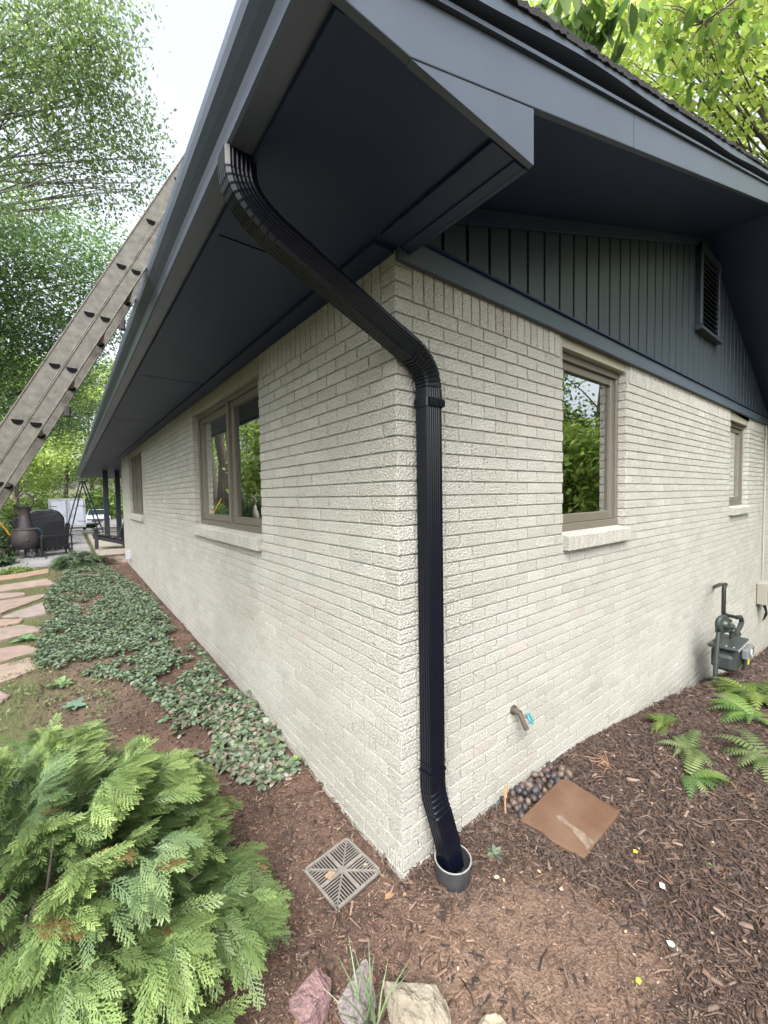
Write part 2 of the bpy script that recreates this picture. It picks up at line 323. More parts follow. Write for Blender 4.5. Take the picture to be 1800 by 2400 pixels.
def wallmesh(name, plane, length, ops, zmin, start, ztop):
    mb = MB(); nrow = int((TZ-zmin)/c_)
    edges = [0]+[e for o in ops for e in (o[0], o[1])]
    def spans(z0, z1, a0, a1):
        out = [(a0, a1)]
        for (o0, o1, b0, b1) in ops:
            if z1 > b0+.01 and z0 < b1-.005:
                nn = []
                for s0, s1 in out:
                    if s1 <= o0 or s0 >= o1: nn.append((s0, s1)); continue
                    if s0 < o0: nn.append((s0, o0))
                    if s1 > o1: nn.append((o1, s1))
                out = nn
        return out
    def row(z0, z1, par):
        a = -L_ + (L_/2 if par else 0)
        while a < length:
            lo, hi = max(a+.005, start if a < .01 else a+.005), min(a+L_-.005, length)
            if a+L_-.005 > .01:
                if a < .01: lo = start
                for s0, s1 in spans(z0, z1, lo, hi): brick(mb, plane, s0, s1, z0, z1)
            a += L_
    for i in range(nrow):
        z1 = TZ-i*c_-.0040; z0 = z1-c_+.008; par = (i % 2 == 1) if plane == 'y' else (i % 2 == 0)
        row(z0, z1, par)
    # soldier course
    z0, z1 = TZ+.0045, ztop
    a = .105
    for k in range(3): brick(mb, plane, start, .098, TZ+k*c_+.0045, TZ+(k+1)*c_-.0045)
    while a < length:
        skip = False
        for (o0, o1, b0, b1) in ops:
            if a+c_ > o0-.001 and a < o1+.001: skip = True
        if not skip: brick(mb, plane, a+.0045, min(a+c_-.0045, length), z0, z1)
        a += c_
    # mortar sheet, split round the openings
    def mort(a0, a1, b0, b1):
        P = (lambda a, b: (REC, a, b)) if plane == 'x' else (lambda a, b: (a, REC, b))
        n = max(1, int((a1-a0)/.5)); mb.add([P(a0, b0), P(a1, b0), P(a1, b1), P(a0, b1)], [(0, 1, 2, 3)], MO)
    a = REC
    for (o0, o1, b0, b1) in sorted(ops):
        mort(a, o0, zmin, ztop); mort(o0, o1, zmin, b0)
        if b1 < ztop: mort(o0, o1, b1, ztop)
        a = o1
    mort(a, length, zmin, ztop)
    # jambs of brick returning into each opening
    for (o0, o1, b0, b1) in ops:
        for side, d in ((o0, 1), (o1, -1)):
            for i in range(nrow+4):
                z1 = TZ-(i-3)*c_-.0045; zz0 = z1-c_+.009
                if z1 < b0+.01 or zz0 > b1-.01: continue
                z1 = min(z1, b1); zz0 = max(zz0, b0)
                other = 'y' if plane == 'x' else 'x'
                brick(mb, other, .0055, .098, zz0, z1, off=side, dirn=d, depth=.006)
            s = side-d*.006
            P = (lambda a, b, z: (a, b, z)) if plane == 'x' else (lambda a, b, z: (b, a, z))
            mb.add([P(.0052, s, b0), P(.16, s, b0), P(.16, s, b1), P(.0052, s, b1)], [(0, 1, 2, 3)], MO)
    return mb.build(name, 'brick', house, colors=True)
opR = [(1.43, 2.42, 1.49, 2.853), (5.60, 6.58, 1.545, 2.853)]
opL = [(1.63, 3.68, 1.465, 2.853), (7.75, 9.9, 1.43, 2.853)]
wr = wallmesh('brick_wall', 'y', HX, opR, -1.3, 0, 2.853)
wl = wallmesh('brick_wall', 'x', 11.4, opL, -.25, REC+.0006, 2.853)
# house bulk behind (return wall and porch recess)
mb = MB(); mb.box(.006, 1.25, 11.39, 11.41, -.2, 2.84, MO); mb.box(1.25, 1.3, 11.41, 21, -.2, 2.84, (.10, .10, .10)); mb.box(1.3, HX, 21, 21.1, -.2, 2.84, MO); mb.box(HX-.01, HX+.05, .01, 21, -1.6, 2.84, MO)
mb.build('back_wall', 'brick', house, colors=True)
# windows -----------------------------------------------------------
def window(plane, a0, a1, z0, z1, sashes, mull=None, dark_split=False, trim_top=.12):
    """opening a0..a1, z0..z1; sashes: list of (a_start,a_end) for the casements"""
    def Bx(mb, u0, u1, d0, d1, w0, w1, b=.003):
        if plane == 'y': mb.bbox(u0, u1, d0, d1, w0, w1, b)
        else: mb.bbox(d0, d1, u0, u1, w0, w1, b)
    fr = MB(); e = .0012
    zt = z1-trim_top
    Bx(fr, a0+e, a0+.045, .062, .125, z0+.02, zt); Bx(fr, a1-.045, a1-e, .062, .125, z0+.02, zt)
    Bx(fr, a0+.002, a1-.002, .060, .127, z0+.012, z0+.065); Bx(fr, a0+.002, a1-.002, .058, .127, zt-.045, zt+.004)
    for (s0, s1) in sashes[:-1]: Bx(fr, s1-.022, s1+.022, .050, .126, z0+.06, zt-.04)
    f = fr.build('window', 'frame', house)
    for (s0, s1) in sashes:
        sa = MB(); g0 = s0+.046 if s0 <= a0+.01 else s0+.023; g1 = s1-.046 if s1 >= a1-.01 else s1-.023
        b0, b1 = z0+.066, zt-.046; k = .055
        Bx(sa, g0, g0+k, .080, .122, b0, b1, .004); Bx(sa, g1-k, g1, .080, .122, b0, b1, .004)
        Bx(sa, g0+k, g1-k, .081, .121, b0, b0+k+.01, .004); Bx(sa, g0+k, g1-k, .081, .121, b1-k, b1, .004)
        sa.build('sash', 'frame', f)
        pb = MB(); P = (lambda a, z: (a, .104, z)) if plane == 'y' else (lambda a, z: (.104, a, z))
        pb.add([P(g0+k-.006, b0+k), P(g1-k+.006, b0+k), P(g1-k+.006, b1-k+.006), P(g0+k-.006, b1-k+.006)], [(0, 1, 2, 3)])
        pb.build('pane', 'glass', f)
    lb = MB(); Bx(lb, a0+.001, a1-.001, .012, .13, zt+.006, z1+.03); lb.build('lintel', 'lintel', house)
    # brick rowlock sill
    sb = MB(); n = int(round((a1-a0)/.0655)); st = (a1-a0+.0)/n
    for i in range(n):
        u0, u1 = a0+i*st+.003, a0+(i+1)*st-.003; j = random.uniform(-.0015, .0015)
        zt0, zt1 = z0-.004, z0+.014
        P = (lambda a, d, z: (a, d, z)) if plane == 'y' else (lambda a, d, z: (d, a, z))
        d0 = -.042+j
        vs = [P(u0, d0, z0-.10), P(u1, d0, z0-.10), P(u1, d0, zt0-.004), P(u0, d0, zt0-.004), P(u0+.001, d0+.004, zt0), P(u1-.001, d0+.004, zt0), P(u1-.001, .075, zt1), P(u0+.001, .075, zt1), P(u0, .004, z0-.10), P(u1, .004, z0-.10), P(u0, .075, z0-.02), P(u1, .075, z0-.02)]
        sb.add(vs, [(0, 1, 2, 3), (3, 2, 5, 4), (4, 5, 6, 7), (0, 8, 9, 1), (0, 3, 4, 7, 10, 8), (1, 9, 11, 6, 5, 2)], tint())
    P = (lambda a, d, z: (a, d, z)) if plane == 'y' else (lambda a, d, z: (d, a, z))
    q = [P(a, d, z) for a in (a0+.002, a1-.002) for (d, z) in ((-.038, z0-.097), (.07, z0-.097), (.07, z0+.008), (-.038, z0-.010))]
    sb.add(q, [(0, 1, 2, 3), (7, 6, 5, 4), (0, 4, 5, 1), (1, 5, 6, 2), (2, 6, 7, 3), (3, 7, 4, 0)], MO)
    sb.build('sill', 'brick', f, colors=True)
    # dark room behind the pane
    rm = MB(); P2 = (lambda a, d, z: (a, d, z)) if plane == 'y' else (lambda a, d, z: (d, a, z))
    u0, u1, w0, w1, dd = a0-.3, a1+.3, z0-.3, z1+.1, 2.2
    v = [P2(u0, .17, w0), P2(u1, .17, w0), P2(u1, .17, w1), P2(u0, .17, w1), P2(u0, dd, w0), P2(u1, dd, w0), P2(u1, dd, w1), P2(u0, dd, w1)]
    rm.add(v, [(4, 5, 6, 7), (0, 1, 5, 4), (1, 2, 6, 5), (2, 3, 7, 6), (3, 0, 4, 7)]); rm.build('interior', 'dark_room', f)
    return f
wR = window('y', 1.43, 2.42, 1.49, 2.80, [(1.43, 2.42)], trim_top=.07)
window('y', 5.60, 6.58, 1.545, 2.80, [(5.60, 6.58)], trim_top=.12)
window('x', 1.63, 3.68, 1.465, 2.82, [(1.63, 2.56), (2.56, 3.68)], trim_top=.10)
window('x', 7.75, 9.9, 1.43, 2.83, [(7.75, 8.45), (8.45, 9.2), (9.2, 9.9)], trim_top=.10)
# stained glass hanging inside the near right window
t = thing('stained_glass_panel', 'pale blue leaded glass panel with fan of dark lines hung behind right window', 'glass panel', (1.76, .17, 1.90))
pl = MB(); pl.box(0, .225, 0, .006, 0, .25); pl.build('glass_sheet', mat('pale_blue_glass', (.30, .48, .55), .3), t)
ld = MB()
for k in range(9):
    a = R(-80+k*19); ld.tube([(.03+.035*math.cos(a), -.003, .13+.06*math.sin(a)), (.03+.11*math.cos(a), -.003, .12+.11*math.sin(a)-.01*k*.3), (.03+.16*math.cos(a), -.003, .11+.15*math.sin(a)-.03)], .0022, 5)
ld.box(-.004, .229, -.005, 0, -.004, 0); ld.box(-.004, .229, -.005, 0, .25, .254); ld.box(.225, .229, -.005, 0, 0, .25)
ld.build('lead_lines', 'black', t)
ov = MB(); ov.lathe([(0, 0), (.02, .003), (.033, .0), (.04, -.002)], 20, mx=Matrix.Translation((.03, -.004, .135)) @ Matrix.Rotation(R(90), 4, 'X') @ Matrix.Diagonal((1, 1.6, 1, 1))); ov.build('amber_centre', mat('amber_glass', (.12, .08, .02), .3), t)
# gable wall ----------------------------------------------------------
sid = MB(); g = .113-.178; k = 0
while g < HX-.05:
    a0, a1 = max(.068, g+.011), min(g+.178-.011, HX)
    if a1 > a0:
        pts = [(a0, 2.905)]+[(a1, 2.905), (a1, zs(a1)-.004)]+([(TX, zs(TX)-.004)] if a0 < TX < a1 else [])+[(a0, zs(a0)-.004)]
        sid.prism(pts, 'y', -.013, .0042)
    g += .178
so_ = sid.build('gable_siding', 'siding', house, bevel=.0015)
sid = MB(); sid.prism([(.05, 2.86), (HX, 2.86), (HX, zs(HX)-.01), (TX, zs(TX)-.01), (.05, zs(.05)-.01)], 'y', .0045, .03); sid.build('groove_shade_backing', 'black', so_)  # black sheet paints the shade in the siding grooves
tb = MB(); x0 = .068
tb.prism([(x0, zs(x0)-.085), (TX-.3, zs(TX-.3)-.085), (TX-.3, zs(TX-.3)-.003), (x0, zs(x0)-.003)], 'y', -.036, -.0145)
tb.build('gable_trim', 'navy', house, bevel=.002)
fz = MB(); fz.box(.0, HX, -.032, -.0045, 2.797, 2.900); fz.build('frieze_board', 'fascia', house, bevel=.003)
fc = MB(); fc.prism([(-.048, 2.901), (-.016, 2.901), (-.016, 2.925), (-.046, 2.913)], 'x', 0, HX); fc.build('drip_cap', 'navy', house)
# vent
vt = thing if False else None
v0, v1, vz0, vz1 = 4.06, 4.78, 3.45, 4.33
vm = MB(); vm.bbox(v0, v0+.07, -.062, -.014, vz0+.05, vz1, .003); vm.bbox(v1-.07, v1, -.062, -.014, vz0+.05, vz1, .003); vm.bbox(v0, v1, -.063, -.014, vz1-.07, vz1+.002, .003)
vm.prism([(-.085, vz0-.01), (-.014, vz0-.01), (-.014, vz0+.05), (-.075, vz0+.035)], 'x', v0-.02, v1+.02); vo = vm.build('gable_vent', 'siding', house)
vb = MB(); vb.box(v0+.05, v1-.05, -.0148, -.0138, vz0+.03, vz1-.02); vb.build('vent_back', 'black', vo)
nl = 14
for i in range(nl):
    z = vz0+.065+i*(vz1-vz0-.15)/nl; sl = MB(); sl.prism([(-.056, z-.018), (-.050, z-.020), (-.018, z+.026), (-.024, z+.028)], 'x', v0+.071, v1-.071); sl.build('louvre', 'siding', vo)
# soffits
sf = MB(); ys = [-.609, .352, 2.70, 5.07, 7.44, 9.81, 12.18, 14.55, 16.92, 19.29, 21.66, YE]
for a, b in zip(ys[:-1], ys[1:]): sf.box(-.644, .044 if b < .5 else .05, a+.006, b-.006, 2.85, 2.864)
for a, b in zip(ys[5:-1], ys[6:]): sf.box(.055, 1.3, max(a, 11.42)+.004, b-.004, 2.85, 2.864)
sf.box(-.64, .04, -.60, YE, 2.868, 2.875); sf.box(.041, 1.3, 11.42, YE, 2.868, 2.875); sf.build('eave_soffit', 'navy', house)
st = MB(); st.box(-.115, -.004, .0, 11.4, 2.830, 2.8492); st.box(-.115, .0445, -.606, -.05, 2.8375, 2.8492); st.box(-.645, -.575, -.606, YE, 2.8372, 2.8493) if False else None
st.box(-.004, .0445, -.606, -.05, 2.832, 2.8374); st.build('soffit_trim', 'navy', house, bevel=.0015)
rs = MB(); rs.prism([(.068, zs(.068)), (TX, zs(TX)), (HX+.5, zs(HX+.5)), (HX+.5, zs(HX+.5)+.02), (TX, zs(TX)+.02), (.068, zs(.068)+.02)], 'y', -.609, .02); rs.build('rake_soffit', 'navy', house)
er = MB(); er.prism([(.045, 2.832), (.067, 2.832), (.067, zs(.067)+.01), (.045, zs(.045)+.01)], 'y', -.6085, .03); er.build('eave_return', 'navy', house, bevel=.002)
# rake board and wedge under it
rb = MB(); rz = lambda x: 2.995+.333*x if x < TX else 4.477-.455*(x-TX); rt = lambda x: 3.145+.33*x if x < TX else 4.6135-.455*(x-TX)
rb.prism([(-.74, 2.838), (-.47, 2.838), (TX, rz(TX)), (HX+.5, rz(HX+.5)), (HX+.5, rt(HX+.5)), (TX, rt(TX)), (-.74, rt(-.74))], 'y', -.633, -.6105); rb.build('rake_board', 'fascia', house, bevel=.003)
jb = MB(); jb.prism([(.838, rz(.838)+.001), (.8405, rz(.8405)+.001), (.8405, rt(.8405)-.001), (.838, rt(.838)-.001)], 'y', -.6336, -.632); jb.build('board_joint', 'black', house)
wd = MB(); wd.prism([(-.466, 2.838), (.067, 2.838), (.067, rz(.067)-.002), (-.466, rz(-.466)-.0)], 'y', -.6305, -.6095); wd.build('rake_wedge', 'fascia', house, bevel=.002)
def strip(z0, z1, y0, y1, name, m, wav=0, ragged=0, n=180):
    mbx = MB(); xs = list(np.linspace(-.76, TX, n))+list(np.linspace(TX, HX+.6, 30))[1:]
    V = []; 
    for i, x in enumerate(xs):
        b = rt(x); a = b+z0+(wav*(max(0, math.sin(x*1.9+.4))*1.0+.5*math.sin(x*4.7)) if wav else 0); cc = b+z1+(random.uniform(-ragged, ragged) if ragged else 0)
        yo = y0+(random.uniform(-ragged, ragged) if ragged else 0)
        V += [(x, yo, a), (x, yo, cc), (x, y1, cc), (x, y1, a)]
    Fq = []
    for i in range(len(xs)-1):
        o = i*4
        for k in range(4): Fq.append((o+k, o+(k+1) % 4, o+4+(k+1) % 4, o+4+k))
    mbx.add(V, Fq+[(0, 1, 2, 3)]); mbx.fix = True; return mbx.build(name, m, house)
strip(.001, .014, -.645, -.60, 'rake_bead', 'fascia'); strip(.014, .07, -.612, -.59, 'rake_gap_shade', 'black')  # black strip paints the shade in the gap above the rake board
strip(.040, .078, -.664, -.60, 'drip_edge', 'fascia', wav=.013)
strip(.079, .100, -.672, -.58, 'shingle_edge', 'shingle', ragged=.006, n=260)
rf = MB(); up = lambda x: rt(x)+.101
xs = [-.78]+list(np.arange(-.62, TX, .14))+[TX]; V = []
for side in (0, 1):
    xa = -.78; 
    segs = np.arange(0, (TX+.78) if side == 0 else (HX+.6-TX), .14)
    for s in segs:
        if side == 0: xl, xr = -.78+s, min(-.78+s+.15, TX); z = lambda x: 3.145+.33*x+.101
        else: xl, xr = TX+s, TX+s+.15; z = lambda x: 4.6135-.455*(x-TX)+.101
        yf = -.655-random.uniform(0, .014)
        hl, hr = (.012, .002) if side == 0 else (.002, .012)
        rf.add([(xl, yf, z(xl)), (xr, yf, z(xr)), (xr, yf, z(xr)+hr), (xl, yf, z(xl)+hl), (xl, YE, z(xl)), (xr, YE, z(xr)), (xr, YE, z(xr)+hr), (xl, YE, z(xl)+hl)], [(0, 1, 2, 3), (3, 2, 6, 7), (0, 3, 7, 4), (0, 4, 5, 1), (1, 5, 6, 2), (4, 7, 6, 5)])
rf.build('roof', 'shingle', house)
fa = MB(); fa.box(-.665, -.6445, -.609, YE, 2.838, 3.0); fa.box(-.665, 1.3, YE, YE+.02, 2.838, 3.1); fa.build('fascia_board', 'navy', house)
# gutter
gp = [(-.666, 2.985), (-.666, 2.856), (-.733, 2.856), (-.742, 2.862), (-.745, 2.885), (-.752, 2.902), (-.772, 2.918), (-.790, 2.935), (-.797, 2.955), (-.798, 2.983), (-.786, 2.985), (-.786, 2.979), (-.792, 2.978), (-.791, 2.955), (-.784, 2.938), (-.768, 2.924), (-.747, 2.908), (-.739, 2.887), (-.736, 2.866), (-.730, 2.862), (-.672, 2.862), (-.672, 2.985)]
gm = MB(); gm.prism(gp, 'y', -.655, YE+.05); gu = gm.build('gutter', 'gutter', house)
gc = MB(); gc.prism(gp[:11], 'y', -.658, -.6545); gc.build('end_cap', 'gutter', gu)
# downspout ------------------------------------------------------------
def dprofile(w, d):
    pts = []; a, b = w/2, d/2
    def side(p0, p1, nrm, ngr, dep=.0035):
        n = ngr*4+2
        for i in range(n):
            t = .10+.80*i/(n-1) if n > 1 else .5
            ph = i % 4; off = dep if ph in (1, 2) else 0
            pts.append((p0[0]+(p1[0]-p0[0])*t-nrm[0]*off, p0[1]+(p1[1]-p0[1])*t-nrm[1]*off))
    r = .006
    side((-a+r, -b), (a-r, -b), (0, -1), 5); pts.append((a, -b+r))
    side((a, -b+r), (a, b-r), (1, 0), 3, .0015); pts.append((a-r, b))
    side((a-r, b), (-a+r, b), (0, 1), 5); pts.append((-a, b-r))
    side((-a, b-r), (-a, -b+r), (-1, 0), 3, .0015); pts.append((-a+.001, -b+r))
    return pts
def sweep(mb, path, w, d, scales=None, ydir=Vector((0, 1, 0)), cap=False):
    P = [Vector(p) for p in path]; pr = dprofile(w, d); n = len(pr); vs = []
    for i, p in enumerate(P):
        t0 = (P[i]-P[i-1]).normalized() if i else (P[1]-P[0]).normalized(); t1 = (P[i+1]-P[i]).normalized() if i < len(P)-1 else t0
        t = (t0+t1).normalized(); a = ydir.cross(t)*-1 if False else t.cross(ydir); a.normalize()
        if a.x < 0: a = -a
        if a.length < .1: a = Vector((1, 0, 0))
        b = a.cross(t); b.normalize()
        if b.y < 0: b = -b
        cosm = max(.7, t0.dot(t)); s = scales[i] if scales else 1
        for (u, v) in pr: vs.append(p+a*(u*s/cosm)+b*(v*s))
    fs = [(i*n+k, i*n+(k+1) % n, (i+1)*n+(k+1) % n, (i+1)*n+k) for i in range(len(P)-1) for k in range(n)]
    if cap: fs += [list(range(n)), [(len(P)-1)*n+k for k in range(n)][::-1]]
    mb.add(vs, fs); mb.fix = True
def arc(p0, pc, p1, n):
    p0, pc, p1 = Vector(p0), Vector(pc), Vector(p1)
    return [p0*(1-t)**2+pc*2*t*(1-t)+p1*t*t for t in [i/n for i in range(n+1)]]
def pleats(path, dip=.06):
    out = []; sc = []
    for i in range(len(path)-1):
        a, b = path[i], path[i+1]
        out += [a, a.lerp(b, .72), a.lerp(b, .74)]; sc += [1.03, 1.03, 1.03-dip]
    out.append(path[-1]); sc.append(1.03); return out, sc
py = -.062; W_, D_ = .098, .076
dl = lambda x: 2.413-.43*x
top = MB(); sweep(top, [(.138, py, .43), (.138, py, 2.225)], W_, D_); dspo = top.build('downspout', 'pipe', house)
mb = MB(); sweep(mb, [(.0, py, dl(.0)), (-.58, py, dl(-.58))], W_, D_); mb.build('diagonal_pipe', 'pipe', dspo)
p_, s_ = pleats(arc((.138, py, 2.235), (.138, py, 2.352), (.03, py, dl(.03)), 10), .085); p_ = [Vector((.138, py, 2.17))]+p_+[Vector((-.05, py, dl(-.05)))]; s_ = [1.035]+s_+[1.03]
mb = MB(); sweep(mb, p_, W_, D_, s_); mb.build('elbow', 'pipe', dspo)
p_, s_ = pleats(arc((-.55, py, dl(-.55)), (-.695, py, dl(-.695)), (-.70, py, 2.80), 10), .035); p_ = [Vector((-.46, py, dl(-.46)))]+p_+[Vector((-.70, py, 2.857))]; s_ = [1.03]+s_+[1.03]
mb = MB(); sweep(mb, p_, W_, D_, s_); mb.build('elbow', 'pipe', dspo)
p_, s_ = pleats(arc((.138, py, .42), (.139, py-.004, .35), (.150, -.088, .29), 5), .06)
p_ = [Vector((.138, py, .50))]+p_+[Vector((.172, -.120, .15)), Vector((.180, -.140, .035))]; s_ = [1.035]+s_+[1.02, .98]
mb = MB(); sweep(mb, p_, W_, D_, s_, cap=True); mb.build('elbow', 'pipe', dspo)
def band(z, h, nm, w=.104, d=.082, tabs=False):
    mb = MB(); a, b = w/2, d/2; x, y = .138, py
    q = [(x-a, y+b), (x-a, y-b+.006), (x-a+.006, y-b), (x+a-.006, y-b), (x+a, y-b+.006), (x+a, y+b), (x+a-.003, y+b), (x+a-.003, y-b+.007), (x+a-.007, y-b+.003), (x-a+.007, y-b+.003), (x-a+.003, y-b+.007), (x-a+.003, y+b)]
    mb.prism(q, 'z', z, z+h)
    if tabs:
        for (t0, t1, ang) in ((x-a+.020, x-a+.070, 0), (x+a-.028, x+a+.006, 0)):
            n = 8; pts = [(t0, z+.006), (t1-.008, z+.002), (t1, z+.010), (t1, z+h-.010), (t1-.008, z+h-.002), (t0, z+h-.006)]
            mb.prism(pts, 'y', y-b-.005, y-b-.0005)
        for cx in (x-.012, x+a-.010):
            mb.prism([(cx+.006*math.cos(k*math.pi/4), z+h/2+.006*math.sin(k*math.pi/4)) for k in range(8)], 'y', y-b-.009, y-b-.005)
    return mb.build(nm, 'pipe', dspo, bevel=.001)
band(2.165, .042, 'strap', tabs=True); band(.485, .008, 'seam_band', .106, .084); band(.53, .004, 'seam_band', .103, .081)
# outlet drop, wall fixtures --------------------------------------------
sp = MB(); sp.tube([(.86, 0, .50), (.86, -.012, .50)], .028, 12); sp.tube([(.86, -.01, .50), (.86, -.055, .497)], .017, 12); sp.tube([(.86, -.045, .50), (.860, -.060, .475), (.864, -.072, .445), (.868, -.082, .425)], [.016, .013, .014, .012], 10)
sp.tube([(.868, -.081, .428), (.870, -.087, .414)], .015, 10); sp.tube([(.862, -.055, .485), (.885, -.085, .48)], .008, 8); spo = sp.build('spigot', 'spig', house, smooth=True)
hd = MB(); 
hd.lathe([(0, 0), (.010, .001)]+[(.03, .003), (.034, .009), (.03, .015), (.01, .012), (0, .012)], 9, mx=Matrix.Translation((.888, -.088, .470)) @ Matrix.Rotation(R(62), 4, Vector((1, .6, 0)))); hd.build('spigot_handle', 'teal', spo)
ub = MB(); ub.bbox(7.28, 7.60, -.13, -.005, -.02, .32, .01); uo = ub.build('utility_box', 'ubox', house); cn = MB(); cn.tube([(7.62, -.02, .31), (7.62, -.02, 2.78)], .009, 8); cn.build('conduit', 'brickpaint', house)
cw = MB(); 
for k in range(4): cw.tube([(7.36+k*.06, -.07, -.02), (7.38+k*.05, -.1, -.14-.02*k), (7.44+k*.05, -.06, -.3)], .006, 5)
cw.build('hanging_wire', 'blackpipe', uo)
vh = MB(); vh.prism([(0, .34), (-.10, .34), (-.06, .52), (0, .55)], 'y', 10.05, 10.2); vh.build('wall_vent', 'white', house)
# porch posts and beige door trim in the recess
for (x, y) in ((-.02, 17.0), (.36, 17.0), (.75, 15.2)):
    pm = MB(); pm.bbox(x-.08, x+.08, y-.08, y+.08, .2, 2.849, .01); pm.build('porch_post', 'siding', house)
dt = MB(); dt.box(1.235, 1.249, 12.2, 12.5, .4, 2.7); dt.box(1.235, 1.249, 13.2, 13.5, .4, 2.7); dt.box(1.235, 1.249, 12.2, 13.5, 2.5, 2.7); dt.build('door_trim', 'lintel', house)
# ------------------------------------------------------------------ porch step, patio, path
stp = MB(); stp.bbox(-.52, 1.24, 11.50, 20.5, .05, .30, .015); stp.build('porch_step', 'concrete', None, kind='structure')
stp = MB(); stp.bbox(-.60, 1.24, 11.46, 12.5, .302, .345, .01, (.30, .27, .24)); o = stp.build('stone_tread', 'slab', None, colors=True); tag(o, 'pale stone tread capping the porch step at the end of the wall', 'step')
o = MB().bbox(-.5, -.012, 10.75, 11.44, .12, .20, .012, (.27, .19, .16)).build('pink_step_slab', 'stone', None, colors=True); tag(o, 'low pinkish slab in front of the porch step', 'slab')
pm = MB(); pm.box(-2.9, -.62, 11.3, 24, .0, .185, (.15, .14, .12)); rr = random.Random(5)
y = 11.3
while y < 24:
    x = -2.9-rr.uniform(0, .3); h = rr.uniform(.35, .6)
    while x < -.65:
        wd_ = rr.uniform(.4, .9); t_ = rr.uniform(.85, 1.12); pm.bbox(max(x, -2.88)+.01, min(x+wd_, -.64)-.01, y+.01, y+h-.01, .15, .20+rr.uniform(0, .006), .006, (.27*t_, .265*t_, .275*t_)); x += wd_
    y += h
pm.build('patio', 'slab', None, colors=True, kind='structure')
stones = [([(-2.6, 10.45), (-2.25, 10.5), (-1.57, 10.86), (-1.55, 10.24), (-1.92, 9.95), (-2.6, 9.8)], 'orange tinted flagstone next to the grey patio at the far end of the path', (.47, .33, .23)),
 ([(-2.6, 9.3), (-2.25, 9.24), (-1.55, 9.45), (-1.41, 8.71), (-2.19, 8.55), (-2.6, 8.6)], 'large pale pink flagstone, second from the patio', (.47, .36, .29)),
 ([(-2.5, 8.35), (-2.17, 8.39), (-1.83, 8.15), (-1.81, 7.91), (-2.12, 7.88), (-2.5, 7.85)], 'small flagstone wedge, third from the patio', (.46, .35, .29)),
 ([(-2.5, 7.6), (-2.1, 7.67), (-1.54, 7.8), (-1.55, 7.54), (-2.0, 6.68), (-2.5, 6.8)], 'tapering pink flagstone, fourth from the patio', (.45, .34, .27)),
 ([(-1.97, 6.47), (-1.53, 7.12), (-1.46, 6.22), (-1.69, 6.2)], 'grey pink triangular flagstone touching the ground cover', (.43, .36, .31)),
 ([(-2.5, 6.55), (-2.0, 6.36), (-1.72, 6.11), (-1.74, 5.95), (-1.93, 5.9), (-2.5, 5.9)], 'narrow salmon flagstone, sixth from the patio', (.48, .35, .26)),
 ([(-2.6, 5.75), (-1.92, 5.81), (-1.69, 5.82), (-1.46, 5.34), (-1.86, 5.18), (-2.6, 5.1)], 'broad dusty pink flagstone, seventh from the patio', (.43, .34, .28)),
 ([(-2.6, 4.95), (-1.83, 4.84), (-1.61, 4.82), (-1.44, 4.5), (-1.78, 4.32), (-2.6, 4.2)], 'tan flagstone with dry twigs across it', (.44, .33, .26)),
 ([(-2.6, 4.1), (-1.77, 4.22), (-1.54, 4.29), (-1.46, 3.87), (-1.72, 3.68), (-2.6, 3.5)], 'second nearest flagstone of the path', (.47, .36, .28)),
 ([(-2.6, 3.4), (-1.72, 3.50), (-1.63, 3.33), (-1.67, 3.2), (-1.9, 2.8), (-2.6, 2.6)], 'nearest flagstone of the path behind the cedar', (.46, .36, .30))]
for pts, lab, col in stones:
    P = []
    for i in range(len(pts)):
        a, b = pts[i], pts[(i+1) % len(pts)]
        for k in range(5):
            t_ = k/5; P.append((a[0]+(b[0]-a[0])*t_+random.uniform(-.014, .014), a[1]+(b[1]-a[1])*t_+random.uniform(-.014, .014)))
    cx, cy = sum(p[0] for p in pts)/len(pts), sum(p[1] for p in pts)/len(pts); z = float(gz(cx, cy))
    sm = MB(); n = len(P); vs = [(p[0], p[1], z-.04) for p in P]+[(p[0], p[1], z+.014+random.uniform(-.003, .003)) for p in P]+[(cx+(p[0]-cx)*.95, cy+(p[1]-cy)*.95, z+.022) for p in P]
    sm.add(vs, [[i, (i+1) % n, n+(i+1) % n, n+i] for i in range(n)]+[[n+i, n+(i+1) % n, 2*n+(i+1) % n, 2*n+i] for i in range(n)]+[list(range(2*n, 3*n))], col)
    sm.c = [(c_[0]*.66, c_[1]*.66, c_[2]*.70) for c_ in sm.c]; tag(sm.build('flagstone', 'stone', None, colors=True), lab, 'flagstone', 'flagstones of the garden path')
